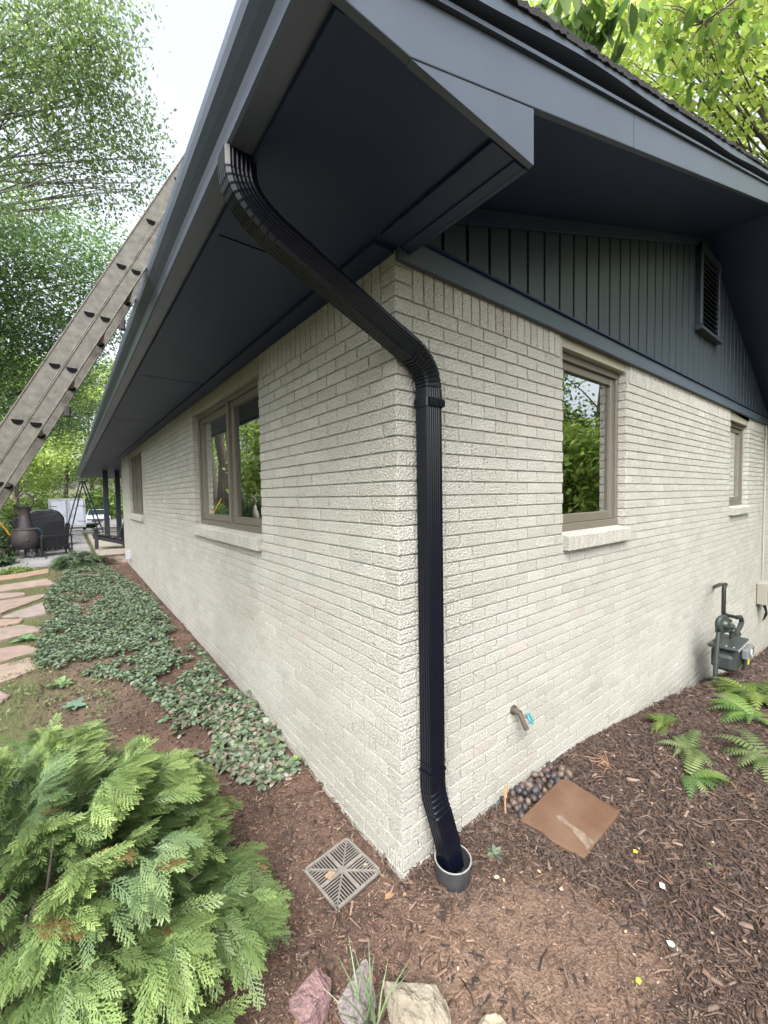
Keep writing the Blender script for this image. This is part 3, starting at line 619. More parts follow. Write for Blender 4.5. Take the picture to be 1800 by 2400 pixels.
# ------------------------------------------------------------------ bark chips and litter
def chips(N, xr, yr, lr, wr_, cols, name, keep, zoff=.004, kind='stuff'):
    x = rng.uniform(*xr, N*3); y = rng.uniform(*yr, N*3); k = keep(x, y); x = x[k][:N]; y = y[k][:N]; N = len(x)
    l = rng.uniform(*lr, N)*rng.choice([1, 1, 1.6], N); wd_ = rng.uniform(*wr_, N); th = wd_*.35
    TV = np.array([[-.5, -.5, 0], [.5, -.35, 0], [.5, .35, 0], [-.5, .5, 0], [-.45, -.3, 1], [.1, -.45, 1.2], [.42, .1, 1], [-.3, .4, 1]]); TF = np.array([[4, 5, 6, 7], [0, 1, 5, 4], [1, 2, 6, 5], [2, 3, 7, 6], [3, 0, 4, 7]])
    S = np.zeros((N, 3, 3)); S[:, 0, 0] = l; S[:, 1, 1] = wd_; S[:, 2, 2] = th
    Rm = rotz(rng.uniform(0, 6.28, N)) @ roty(rng.normal(0, .28, N)) @ rotx(rng.normal(0, .5, N)) @ S
    z = gz(x, y)+((fbm(x*3, y*3)-.47)*.035+(fbm(x*22, y*22, 3)-.44)*.014)*sstep(8, 3, np.hypot(x, y))-.006+zoff+np.abs(rng.normal(0, .006, N))
    cc = np.array(cols)[rng.integers(0, len(cols), N)]*rng.uniform(.6, 1.35, (N, 1))
    V, Fc, Cc = inst(TV, TF, Rm, np.stack([x, y, z], -1), cc)
    return link(name, fastmesh(name, V, Fc, Cc), 'chip', kind=kind)
pot = lambda x, y: np.hypot(x-.18, y+.145) > .088
brown = [(.052, .033, .026), (.072, .047, .037), (.036, .024, .020), (.10, .070, .055), (.028, .019, .016), (.09, .052, .035)]
tanc = [(.145, .092, .066), (.18, .122, .09), (.11, .067, .049), (.21, .15, .115), (.08, .048, .038)]
dens = lambda x, y: rng.random(len(x)) < np.clip(1.1-(np.exp(-(((x-.02)/.52)**2+((y+.50)/.27)**2))*1.9+np.exp(-(((x-.42)/.28)**2+((y+.80)/.2)**2))), .05, 1)
chips(26000, (.02, 3.0), (-1.6, .02), (.018, .045), (.003, .009), brown, 'bark_mulch', lambda x, y: pot(x, y) & dens(x, y) & ~((x > .70) & (x < 1.14) & (y > -.48) & (y < -.16)) & (y < .0))
chips(9000, (3.0, 9.5), (-3.0, .0), (.03, .07), (.008, .018), brown, 'bark_mulch', lambda x, y: (y < .0))
chips(17000, (-.9, .7), (-1.2, 1.6), (.003, .011), (.002, .007), tanc, 'soil_litter', lambda x, y: pot(x, y) & ((x < -.004) | (y < -.004)) & ~((x > -.345) & (x < -.08) & (y > .06) & (y < .325)), .002)
chips(1500, (-.6, .03), (-.9, 1.3), (.015, .04), (.004, .012), tanc[:3]+brown, 'soil_litter', lambda x, y: ((x < -.004) | (y < -.004)) & ~((x > -.34) & (x < -.08) & (y > .07) & (y < .32)), .003)
chips(7000, (-1.5, -.02), (1.2, 10.6), (.01, .035), (.004, .012), tanc[2:]+brown[:3], 'soil_litter', lambda x, y: (x > -1.45), .003)
chips(900, (.60, 1.10), (-.58, -.44), (.015, .04), (.004, .010), brown, 'bark_mulch', lambda x, y: y < -.47, .016)
chips(500, (.60, .72), (-.52, -.20), (.015, .04), (.004, .010), brown, 'bark_mulch', lambda x, y: x < .70, .014)
chips(420, (.0, 2.4), (-1.3, -.01), (.02, .05), (.010, .020), brown+[(.15, .105, .08)], 'bark_mulch', lambda x, y: pot(x, y) & dens(x, y) & ~((x > .70) & (x < 1.14) & (y > -.48) & (y < -.16)), .008)
N = 260; x = rng.uniform(-1.0, 2.2, N); y = rng.uniform(-1.1, 2.6, N); k = ((x < -.02) | (y < -.02)) & pot(x, y) & ~((x > .68) & (x < 1.15) & (y > -.5) & (y < -.15)); x, y = x[k], y[k]; N = len(x)
V = None; LT = np.array([[0, 0, 0], [.35, .28, .10], [.35, -.28, .02], [.72, .22, .12], [.72, -.22, 0], [1, 0, -.02], [.36, 0, -.06], [.72, 0, -.08]]); LF = np.array([[0, 2, 6, 1], [2, 4, 7, 6], [6, 7, 3, 1], [4, 5, 3, 7]]); Sx = rng.uniform(.012, .032, N)
V, Fc, Cc = inst(LT, LF, (rotz(rng.uniform(0, 6.28, N)) @ roty(rng.normal(0, .3, N)) @ rotx(rng.normal(0, .5, N)))*Sx[:, None, None], np.stack([x, y, gz(x, y)+.012], -1), np.array([(.26, .17, .10), (.34, .26, .16), (.16, .10, .06), (.30, .27, .20)])[rng.integers(0, 4, N)])
link('leaf_litter', fastmesh('leaf_litter', V, Fc, Cc), 'litter', kind='stuff')
# long thin strips of shredded bark
sm = MB(); rr = random.Random(11)
for i in range(120):
    x, y = rr.uniform(.0, 1.9), rr.uniform(-1.15, -.02)
    if not (math.hypot(x-.18, y+.145) > .12) or (.6 < x < 1.2 and -.55 < y < -.1): continue
    a = rr.uniform(0, 6.28); l = rr.uniform(.04, .11); z = float(gz(x, y))+.012; bx, by = math.cos(a), math.sin(a); k = rr.uniform(-.02, .02)
    sm.tube([(x, y, z), (x+bx*l*.5-by*k, y+by*l*.5+bx*k, z+.006), (x+bx*l, y+by*l, z+rr.uniform(-.006, .008))], [.0015, .0028, .001], 5, col=(lambda q: (.13*q, .088*q, .068*q))(rr.uniform(.4, 1.5)))
sm.build('shredded_bark', 'chip', None, colors=True, kind='stuff')
# ------------------------------------------------------------------ leaves
leafV = np.array([[0, 0, 0], [.35, .28, .05], [.35, -.28, .05], [.72, .22, .02], [.72, -.22, .02], [1, 0, -.10], [.36, 0, -.03], [.72, 0, -.05]])
leafF = np.array([[0, 6, 1, 1], [0, 2, 6, 6]])
# quads only: [0,6,1] triangles are doubled; use 4 quads instead
leafF = np.array([[0, 2, 6, 1], [2, 4, 7, 6], [6, 7, 3, 1], [4, 5, 3, 7]])
def leaves(N, loc, size, tilt, cols, vcol=None, TV=leafV, TF=leafF, dirs=None, wf=1.0, roll=.4):
    yaw = rng.uniform(0, 6.28, N) if dirs is None else dirs
    S = np.zeros((N, 3, 3)); S[:, 0, 0] = size; S[:, 1, 1] = size*wf; S[:, 2, 2] = size
    Rm = rotz(yaw) @ roty(tilt) @ rotx(rng.normal(0, roll, N)) @ S
    return inst(TV, TF, Rm, loc, cols, vcol)
def pal(cols, N, s=.18): return np.array(cols)[rng.integers(0, len(cols), N)]*rng.uniform(1-s, 1+s, (N, 1))
# ground cover (dead-nettle like, grey green)
N = 26000; x = rng.uniform(-1.55, -.02, N*3); y = 10.4*rng.random(N*3)**1.35+.95
edge = np.interp(y, [.75, 1.2, 1.6, 2.4, 2.9, 3.4, 4.0, 5, 8, 11], [-.30, -.42, -.55, -.66, -.80, -1.15, -1.46, -1.47, -1.46, -1.2])
rt_e = np.interp(y, [.75, 1.4, 2.9, 3.6, 4.4, 5.2, 7.5, 11], [-.09, -.03, -.07, -.10, -.14, -.12, -.22, -.55])
nn = fbm(x*2.2, y*1.7); hole = fbm(x*4+9, y*3)
k = (x > edge+(nn-.5)*.25) & (x < rt_e+(nn-.47)*.2) & (hole > .36) & ~((x > -.55) & (y < 1.5) & (hole < .42)) & ~((x > -.30) & (y > 3.5) & (y < 4.6) & (hole < .50))
x, y = x[k][:N], y[k][:N]; N = len(x); hgt = .015+.085*np.clip(fbm(x*5, y*5)*1.6-.35, 0, 1)*rng.random(N)**.6*sstep(.7, 2.2, y)+.02*rng.random(N)
cc = pal([(.115, .165, .10), (.14, .195, .125), (.085, .135, .075), (.19, .245, .175), (.125, .19, .085), (.15, .20, .145), (.07, .11, .06)], N)
dry = (sstep(3.0, 1.6, y)*.32+.03) > rng.random(N); cc[dry] = pal([(.21, .19, .135), (.18, .135, .105), (.22, .225, .17)], int(dry.sum()))
V, Fc, Cc = leaves(N, np.stack([x, y, gz(x, y)+hgt], -1), rng.uniform(.028, .050, N)*(1+.12*sstep(4, 1.5, y)), rng.normal(.15, .35, N), cc, wf=1.15)
stem = None
link('ground_cover', fastmesh('ground_cover', V, Fc, Cc), 'gcleaf', kind='stuff')
# grass in the path joints
bladeV = np.array([[0, -.04, 0], [0, .04, 0], [.10, .03, .5], [.10, -.03, .5], [.30, .004, 1], [.30, -.004, 1]]); bladeF = np.array([[0, 1, 2, 3], [3, 2, 4, 5]])
N = 15000; x = rng.uniform(-2.6, -1.2, N); y = rng.uniform(2.4, 11.2, N); nn = fbm(x*5, y*5)
from math import inf
def inpoly(px, py, pts):
    ins = np.zeros(len(px), bool); j = len(pts)-1
    for i in range(len(pts)):
        xi, yi = pts[i]; xj, yj = pts[j]; c1 = (yi > py) != (yj > py); ins ^= c1 & (px < (xj-xi)*(py-yi)/((yj-yi) or 1e-9)+xi); j = i
    return ins
k = nn > .38
for pts, _, _ in stones: k &= ~inpoly(x, y, pts)
x, y = x[k], y[k]; N = len(x)
V, Fc, Cc = leaves(N, np.stack([x, y, gz(x, y)], -1), rng.uniform(.02, .055, N), rng.normal(0, .35, N), pal([(.12, .17, .05), (.17, .21, .07), (.20, .19, .09), (.10, .15, .05)], N), TV=bladeV, TF=bladeF, roll=.3)
link('path_grass', fastmesh('path_grass', V, Fc, Cc), 'gcleaf', kind='stuff')
# small weeds between path and ground cover
N = 5200; x = rng.uniform(-1.7, -.75, N); y = rng.uniform(2.0, 4.3, N); nn = fbm(x*6+3, y*6); k = (nn > .53) & (x < -1.0+(y-2.2)*.2); x, y = x[k], y[k]; N = len(x)
V, Fc, Cc = leaves(N, np.stack([x, y, gz(x, y)+.01+.03*rng.random(N)], -1), rng.uniform(.015, .03, N), rng.normal(0, .4, N), pal([(.14, .19, .07), (.18, .22, .09), (.13, .18, .08)], N))
link('low_weeds', fastmesh('low_weeds', V, Fc, Cc), 'gcleaf', kind='stuff')
def rosette(x, y, n, size, col, lab, z=None, up=.25):
    N = n; z = float(gz(x, y)) if z is None else z; yaw = np.linspace(0, 6.28, N, endpoint=False)+rng.normal(0, .2, N)
    V, Fc, Cc = leaves(N, np.tile([0, 0, .006], (N, 1)).astype(float), rng.uniform(.75, 1.1, N)*size, -up+rng.normal(0, .15, N), pal([col], N), dirs=yaw, wf=.85, roll=.15)
    o = link('weed', fastmesh('weed', V, Fc, Cc), 'gcleaf', loc=(x, y, z)); return tag(o, lab, 'weed')
rosette(-1.28, 3.30, 12, .13, (.17, .26, .12), 'broad leaved green weed rosette between the path and ground cover')
rosette(-1.18, 2.75, 8, .11, (.13, .22, .15), 'blue green leafy weed just behind the cedar')
rosette(-1.62, 5.05, 12, .15, (.16, .28, .12), 'flat green weed growing over a flagstone edge')
rosette(-.64, 2.05, 7, .06, (.12, .24, .12), 'tiny seedling at the top edge of the cedar')
rosette(.42, -.20, 7, .05, (.10, .14, .09), 'small grey green seedling in mulch right of the drain riser')
o = rosette(-.05, 1.02, 22, .055, (.20, .30, .10), 'bright green leafy sprig at the foot of the wall', up=.9)
# ------------------------------------------------------------------ cedar shrubs
def frond(seed):
    r = random.Random(seed); V = []; Fc = []; T = []
    def strip(p0, p1, w0, w1, t0, t1):
        d = (p1-p0).normalized(); s = Vector((-d.y, d.x, 0)).normalized(); o = len(V)
        for p, w_, t_ in ((p0-s*w0, 0, t0), (p0+s*w0, 0, t0), (p1+s*w1, 0, t1), (p1-s*w1, 0, t1)): V.append(tuple(p)); T.append(t_)
        Fc.append((o, o+1, o+2, o+3))
    def droop(p): return Vector((p.x, p.y, -.22*p.x*p.x+.10*abs(p.y)**1.5-.0))
    n = 9; prev = Vector((0, 0, 0))
    for i in range(1, n+1):
        t_ = i/n; cur = Vector((t_, .03*math.sin(t_*5+seed), 0)); strip(droop(prev), droop(cur), .013, .011, t_*.6, t_*.6)
        l = (.34*math.sin(min(1, t_*1.35+.25)*math.pi*.62)*(1-.72*t_**2.2)+.03)*r.uniform(.85, 1.15); sd = 1 if i % 2 else -1; a = R(r.uniform(34, 46))*sd
        for sgn in ((sd,) if i < 2 else (sd, -sd)):
            a = R(r.uniform(34, 48))*sgn; d = Vector((math.cos(a), math.sin(a), 0)); q0 = cur; m = 3; ll = l*(1 if sgn == sd else .8)
            for j in range(1, m+1):
                q1 = cur+d*ll*j/m+Vector((.012*j*j*.3, 0, 0)); strip(droop(q0), droop(q1), .0125, .010, .3+.6*t_*.6+.1*j/m, .35+.6*t_*.6+.25*j/m)
                for s2 in (1, -1):
                    b = a+R(32)*s2; dd = Vector((math.cos(b), math.sin(b), 0)); e = .072*(1-.12*j)*r.uniform(.8, 1.2)
                    strip(droop(q1), droop(q1+dd*e), .0115, .0065, .5+.3*t_, .85+.15*t_)
                q0 = q1
        prev = cur
    return np.array(V), np.array(Fc), np.array(T)
FR = [frond(s) for s in range(5)]
def cedar(name, label, cx, cy, cz, rx, ry, rz_, N, size, old_shaded, new, blue=None, parts=True, seed=1, clumps=None):
    g_ = np.random.default_rng(seed); t = thing(name, label, 'shrub', (cx, cy, cz)); Vs = []; Fs = []; Cs = []; off = 0
    nb = max(18, N//150); bth = np.arange(nb)*2.39996+g_.normal(0, .15, nb); bph = np.arccos(np.clip(1-(np.arange(nb)+.5)/nb*1.12, -.12, 1)); bl_ = g_.uniform(.78, 1.16, nb); bage = g_.uniform(.35, 1.05, nb)
    for kf in range(5):
        n = N//5; bi = g_.integers(0, nb, n); th = bth[bi]; ph = bph[bi]; rad = (.50+.50*g_.random(n)**.75)*bl_[bi]
        d = np.stack([np.sin(ph)*np.cos(th), np.sin(ph)*np.sin(th), np.cos(ph)], -1); loc = d*np.array([rx, ry, rz_])*rad[:, None]; loc[:, 2] += .05*rz_/.7*np.sin(rad*3)-.06*(rad > .95)
        sd_ = g_.normal(0, 1, n)*.075*max(size, .115)/.115*(1.25-.5*(rad/bl_[bi])); loc[:, 0] += -np.sin(th)*sd_; loc[:, 1] += np.cos(th)*sd_; loc[:, 2] += g_.normal(0, .018, n); loc[:, 2] = np.maximum(loc[:, 2], .03)
        sz = size*g_.uniform(.6, 1.2, n); dirs = th+np.sign(sd_)*g_.uniform(.1, .95, n)
        tilt = -.18+.34*(rad > .9)+g_.normal(0, .20, n)-.25*(ph < .7)
        Rm = rotz(dirs) @ roty(tilt) @ rotx(g_.normal(0, .28, n)) * sz[:, None, None]
        TV, TF, T = FR[kf]; base = loc-np.einsum('nij,j->ni', Rm, np.array([.6, 0, 0]))
        V = np.einsum('nij,kj->nki', Rm, TV)+base[:, None]; f = (TF[None]+(np.arange(n)*len(TV))[:, None, None]).reshape(-1, 4)+off
        yl = np.clip(bage[bi]*g_.uniform(.5, 1.15, n)*(.35+.75*(rad-.5)*2), 0, 1.1)[:, None, None]*T[None, :, None]; c = np.array(old_shaded)*(1-yl)+np.array(new)*yl  # inner fronds coloured darker for crown shade; paler tips are new growth
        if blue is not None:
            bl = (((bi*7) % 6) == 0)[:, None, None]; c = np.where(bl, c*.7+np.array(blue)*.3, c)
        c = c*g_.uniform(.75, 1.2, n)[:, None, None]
        br = (g_.random(n) < .012)[:, None, None]; c = np.where(br, np.array([.20, .12, .05])*(.6+.6*T[None, :, None]), c)
        Vs.append(V.reshape(-1, 3)); Fs.append(f); Cs.append(c.reshape(-1, 3)); off += n*len(TV)
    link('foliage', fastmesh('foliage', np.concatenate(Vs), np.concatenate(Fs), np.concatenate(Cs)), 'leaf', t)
    bm_ = MB(); r = random.Random(seed)
    for i in range(26):
        a = r.uniform(0, 6.28); ph = r.uniform(.3, 1.5); e = Vector((rx*math.sin(ph)*math.cos(a), ry*math.sin(ph)*math.sin(a), rz_*math.cos(ph)))*.85; m = e*.5+Vector((0, 0, -.04)); bm_.tube([(0, 0, -.03), m*.5, m, e], [.014, .01, .007, .003], 6)
    bm_.build('branches', 'bark', t); return t
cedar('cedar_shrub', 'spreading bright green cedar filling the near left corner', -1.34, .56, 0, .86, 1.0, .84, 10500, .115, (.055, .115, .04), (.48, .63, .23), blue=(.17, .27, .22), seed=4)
cedar('cedar_shrub', 'low grey green juniper beside the patio at the far end of the path', -1.02, 11.0, .14, .55, .6, .42, 420, .26, (.07, .12, .06), (.20, .29, .15), seed=9)
cedar('juniper_twigs', 'sparse brownish shrub between the juniper and the porch step', -.52, 10.9, .14, .30, .3, .26, 160, .2, (.12, .11, .08), (.22, .21, .15), seed=12)
# ------------------------------------------------------------------ drain grate
t = thing('drain_grate', 'square grey plastic drain grate set in the soil by the corner', 'drain grate', (-.213, .19, .008), R(5.5))
gm = MB(); h = .132; b = .012
for a in (0, 1, 2, 3):
    mx = Matrix.Rotation(R(90*a), 4, 'Z'); gm.bbox(-h, h, h-b, h+(-.0005 if a % 2 else 0), 0, .014, .002, mx=mx)
gm.bbox(-.005, .005, -h+b, h-b, .002, .0145, .001, mx=Matrix.Rotation(R(0), 4, 'Z')); gm.bbox(-h+b, h-b, -.005, .005, .0018, .0142, .001)
q = h-b
for sx, sy in ((1, 1), (-1, 1), (-1, -1), (1, -1)):
    # diagonal spine of each quarter with herringbone ribs, all within the quarter square
    mx = Matrix.Translation((sx*q/2, sy*q/2, 0))
    gm.bbox(-q/2*1.30, q/2*1.30, -.0035, .0035, .0015, .0138, .001, mx=mx @ Matrix.Rotation(math.atan2(sy, sx), 4, 'Z'))
    n = 9
    for k in range(n):
        u = q*(k+.5)/n
        # ribs parallel to x above the diagonal, parallel to y below
        x0, x1 = sorted((sx*u, sx*q)); y_ = sy*u
        gm.box(x0, x1, y_-.0022, y_+.0022, .009, .0130)
        y0, y1 = sorted((sy*u, sy*q)); gm.box(sx*u-.0022, sx*u+.0022, y0, y1, .0092, .0132)
gm.build('grid', 'grate', t)
pm = MB(); pm.box(-h+b, h-b, -h+b, h-b, -.006, -.005); pm.build('basin_shade', 'black', t)  # thin black sheet stands in for shade down in the basin
# ------------------------------------------------------------------ riser pipe
t = thing('drain_riser', 'scuffed black plastic drain riser catching the downspout', 'drain pipe', (.180, -.146, 0))
o = MB().lathe([(.074, -.04), (.078, .0), (.0850, .045), (.0855, .090), (.0795, .090), (.0785, .04), (.074, .002), (0, .001)], 40).build('pipe_wall', 'riser', t, smooth=True)
o = MB().lathe([(.0857, .0895), (.0855, .0925), (.0825, .0935), (.0793, .0925), (.0792, .0895)], 40).build('rim', 'rim', t, smooth=True)
# ------------------------------------------------------------------ paver, stain, cobbles, stake
t = thing('concrete_paver', 'square brown concrete paver lying tilted in the mulch', 'paver', (.915, -.32, -.008), 0); t.rotation_euler = (R(1.5), R(-2.6), 0)
pv = MB(); zt = .050; pts = [(-.235, .155), (.20, .165), (.235, .135), (.222, -.165), (-.190, -.170), (-.205, -.10), (-.222, -.02), (-.212, .05)]
pv.prism(pts, 'z', -.05, zt-.004); pv.build('slab', 'paver', t, bevel=.006)
stn = MB(); stn.add([(-.135, -.160, zt-.003), (-.075, -.162, zt-.003), (-.055, -.10, zt-.003), (-.062, -.03, zt-.003), (-.045, .02, zt-.003), (-.066, .045, zt-.003), (-.085, .02, zt-.003), (-.080, -.04, zt-.003), (-.105, -.09, zt-.003)], [(0, 1, 2, 3, 4, 5, 6, 7, 8)]); stn.build('lime_stain', 'stain', t)
def pebble(r, seed, col, name, m, scale=(1, 1, 1), jag=.12, sub=2):
    import bmesh
    bm = bmesh.new(); bmesh.ops.create_icosphere(bm, subdivisions=sub, radius=r); q = random.Random(seed); ph = [q.uniform(0, 6) for _ in range(9)]
    for v in bm.verts:
        n = v.co.normalized(); k = 1+jag*(math.sin(n.x*3+ph[0])*math.sin(n.y*3.4+ph[1])+.6*math.sin(n.z*5+ph[2])*math.sin(n.x*6+ph[3])+.35*math.sin(n.y*11+ph[4]+n.z*8)); v.co = Vector((v.co.x*scale[0], v.co.y*scale[1], v.co.z*scale[2]))*k
    me = bpy.data.meshes.new(name); bm.to_mesh(me); bm.free(); n = len(me.vertices)
    a = me.color_attributes.new('Col', 'FLOAT_COLOR', 'POINT'); c = np.ones((n, 4), np.float32); c[:, :3] = col; a.data.foreach_set('color', c.ravel())
    me.polygons.foreach_set('use_smooth', np.ones(len(me.polygons), bool)); me.materials.append(M[m]); return me
cm = [pebble(.024, s, [(.045, .035, .035), (.065, .045, .040), (.035, .034, .038), (.09, .065, .05)][s], 'cobble', 'cob', (1.15, .95, .8)) for s in range(4)]
rr = random.Random(4); placed = []
for i in range(900):
    x, y = rr.uniform(.70, 1.24), rr.uniform(-.175, -.018)
    if y < -.150 and .68 < x < 1.15: continue
    if all((x-a)**2+(y-b_)**2 > .038**2 for a, b_ in placed):
        placed.append((x, y))
for i, (x, y) in enumerate(placed):
    o = bpy.data.objects.new('cobble', cm[i % 4]); COL.objects.link(o); s = rr.uniform(.75, 1.15); o.location = (x, y, .016+rr.uniform(0, .014)); o.scale = (s, s, s); o.rotation_euler = (rr.uniform(0, 6), rr.uniform(0, 6), rr.uniform(0, 6))
    tag(o, 'dark rounded cobble in the pile between the brick wall and the brown paver', 'cobble', 'dark cobbles behind the brown paver')
sm = MB(); sm.tube([(.683, -.075, 0), (.682, -.072, .075), (.686, -.07, .155)], [.006, .006, .005], 7); sm.tube([(.683, -.073, .12), (.655, -.07, .135)], .002, 5); sm.tube([(.684, -.073, .11), (.70, -.072, .145)], .0035, 5); sm.tube([(.684, -.073, .115), (.672, -.08, .10), (.662, -.078, .118)], .003, 5); sm.tube([(.684, -.072, .12), (.69, -.075, .09), (.697, -.074, .11)], .004, 5)
tag(sm.build('broken_stake', 'twig', None), 'short tan broken stake standing in the mulch next to the cobbles', 'stake')
sm = MB(); sm.tube([(.664, -.03, .01), (.662, -.025, .11), (.655, -.018, .17), (.645, -.012, .225)], [.0016, .0014, .001, .0007], 5)
tag(sm.build('dry_stem', 'rim', None), 'thin pale dry stem standing against the wall by the stake', 'stem')
# ------------------------------------------------------------------ rocks at the bottom
for (x, y, r, sc, col, lab, sd, rz_) in ((-.565, -.175, .088, (1.05, .95, .95), (.20, .125, .125), 'purple sandstone rock beside the cedar, leftmost of the edging rocks', 3, .3), (-.455, -.268, .080, (1.5, 1.0, .8), (.22, .19, .19), 'grey lilac edging rock behind the grass tuft', 8, .7), (-.295, -.43, .105, (1.35, .9, .55), (.21, .185, .145), 'pale tan edging rock at the bottom centre', 14, -.85), (-.155, -.61, .06, (1.3, .8, .6), (.33, .29, .21), 'small cream rock at the bottom edge, rightmost of the edging rocks', 21, -.7), (-.375, -.235, .035, (1, 1, .6), (.24, .12, .09), 'small reddish stone wedged behind the edging rocks', 30, 0)):
    me = pebble(r, sd, col, 'edging_rock', 'rock', sc, .16, 5); me.set_sharp_from_angle(angle=R(30)) if False else None
    co = np.array([v.co[:] for v in me.vertices]); g_ = np.random.default_rng(sd)
    for k in range(16):                      # chop facets into the stone
        n = g_.normal(size=3); n /= np.linalg.norm(n); d = co @ n; lim = np.quantile(d, .97)*g_.uniform(.62, .86); over = d > lim; co[over] -= np.outer((d[over]-lim)*.97, n)
    co += g_.normal(0, r*.012, co.shape); me.vertices.foreach_set('co', co.ravel()); me.polygons.foreach_set('use_smooth', np.zeros(len(me.polygons), bool)); me.update()
    o = bpy.data.objects.new('edging_rock', me); COL.objects.link(o); o.location = (x, y, .035); o.rotation_euler = (.1, .15, rz_); tag(o, lab, 'rock', 'edging rocks')
N = 30; bl = leaves(N, np.stack([rng.normal(0, .018, N), rng.normal(0, .018, N), np.zeros(N)], -1), rng.uniform(.10, .23, N), rng.normal(.05, .3, N), pal([(.15, .21, .12), (.20, .27, .14), (.12, .17, .09)], N), TV=bladeV*np.array([1.6, .55, 1]), TF=bladeF, roll=.3)
tag(link('grass_tuft', fastmesh('grass_tuft', *bl), 'gcleaf', loc=(-.445, -.335, .02)), 'tuft of long green grass blades among the edging rocks', 'grass tuft')
# litter: leaves and scraps
for (x, y, z, s, col, lab, nm, cat) in ((.38, -.855, .012, .035, (.40, .46, .08), 'yellow green fallen leaf on the mulch near the bottom right', 'fallen_leaf', 'leaf'), (.62, -.86, .014, .045, (.50, .62, .46), 'pale mint coloured leaf on the mulch', 'fallen_leaf', 'leaf'), (1.16, -.88, .012, .03, (.12, .26, .07), 'small green leaf at the right edge of the mulch', 'fallen_leaf', 'leaf'), (.95, -.62, .012, .035, (.55, .40, .05), 'yellow leaf by the damp patch right of the paver', 'fallen_leaf', 'leaf'), (-.14, -.04, .012, .06, (.42, .26, .15), 'tan curled dead leaf between the grate and the wall corner', 'fallen_leaf', 'leaf'), (-.30, .21, .024, .07, (.36, .23, .15), 'dry brown leaf lying on the drain grate', 'fallen_leaf', 'leaf')):
    bl = leaves(1, np.zeros((1, 3)), np.array([s]), np.array([.1]), np.array([col]), wf=1.1); tag(link(nm, fastmesh(nm, *bl), 'gcleaf', loc=(x, y, z)), lab, cat)
sm = MB(); sm.bbox(-.013, .013, -.01, .01, 0, .008, .002); o = sm.build('white_scrap', 'paper', None, loc=(.86, -.77, .012)); o.rotation_euler = (.1, .1, .4); tag(o, 'small white scrap of packing lying on the mulch', 'scrap')
# ------------------------------------------------------------------ ferns
def fern(x, y, n, ln, cols, lab, lean=None, seed=1):
    g_ = random.Random(seed); z = float(gz(x, y)); t = thing('fern', lab, 'fern', (x, y, z)); V = []; Fc = []; Cc = []
    for i in range(n):
        a = g_.uniform(0, 6.28) if lean is None else lean+g_.gauss(0, .7); l = ln*g_.uniform(.65, 1.15); k = 16; col = g_.choice(cols); up0 = g_.uniform(.5, 1.0)
        pts = []
        for j in range(k+1):
            s = j/k; pts.append(Vector((math.cos(a)*l*s*.9, math.sin(a)*l*s*.9, l*(up0*s-.85*s*s)+.015)))
        side = Vector((-math.sin(a), math.cos(a), 0))
        for j in range(1, k):
            s = j/k; pl_ = l*.20*math.sin(math.pi*min(1, s*.9+.12))**.8*(1.1-s*.75); d = (pts[j+1]-pts[j]).normalized()
            for sg in (1, -1):
                o = len(V); w_ = l/k*.36; q = pts[j]; e = q+side*sg*pl_+d*pl_*.35-Vector((0, 0, pl_*.25)); m = q.lerp(e, .5)
                V += [tuple(q-d*w_), tuple(q+d*w_), tuple(m+d*w_), tuple(m-d*w_*.9), tuple(e+d*w_*.15), tuple(e-d*w_*.15)]; Fc += [(o, o+1, o+2, o+3), (o+3, o+2, o+4, o+5)]; Cc += [tuple(np.array(col)*g_.uniform(.85, 1.15))]*6
    link('frond', fastmesh('frond', V, Fc, Cc), 'leaf', t); return t
gr = [(.12, .22, .05), (.16, .27, .06), (.10, .18, .06), (.20, .27, .10)]
yg = [(.13, .19, .045), (.18, .24, .06), (.10, .15, .04)]; pg = [(.15, .20, .08), (.20, .25, .12), (.11, .16, .055)]
fern(2.42, -.28, 12, .24, yg, 'small yellow green fern between the wall and the larger fern', seed=2)
fern(2.18, -.50, 12, .26, pg, 'middle fern of the bed with pale striped fronds', seed=5)
fern(1.86, -.60, 12, .27, gr, 'low fern nearest the brown paver with fronds trailing towards it', seed=6, lean=-1.6)
fern(3.55, -.62, 34, .46, yg, 'bright grassy looking fern at the right edge below the gas meter', seed=8)
fern(3.02, -.70, 20, .38, gr, 'darker green fern drooping at the right edge', seed=13)
fern(2.45, -.88, 16, .32, pg, 'pale fern at the right edge, lowest in the bed', seed=17)
sm = MB(); rr = random.Random(8); z0 = float(gz(1.55, -.26))
for k in range(9):
    a = rr.uniform(1.6, 3.4); l = rr.uniform(.08, .17); h = rr.uniform(.02, .11); ex, ey = math.cos(a)*l, math.sin(a)*l*.7
    sm.tube([(1.55, -.26, z0), (1.55+ex*.5, -.26+ey*.5, z0+h), (1.55+ex, -.26+ey, z0+h*rr.uniform(.4, 1.3))], [.0018, .0016, .0008], 4)
tag(sm.build('dead_fern', 'twig', None), 'dried orange brown fern stalks against the base of the wall', 'dead plant')
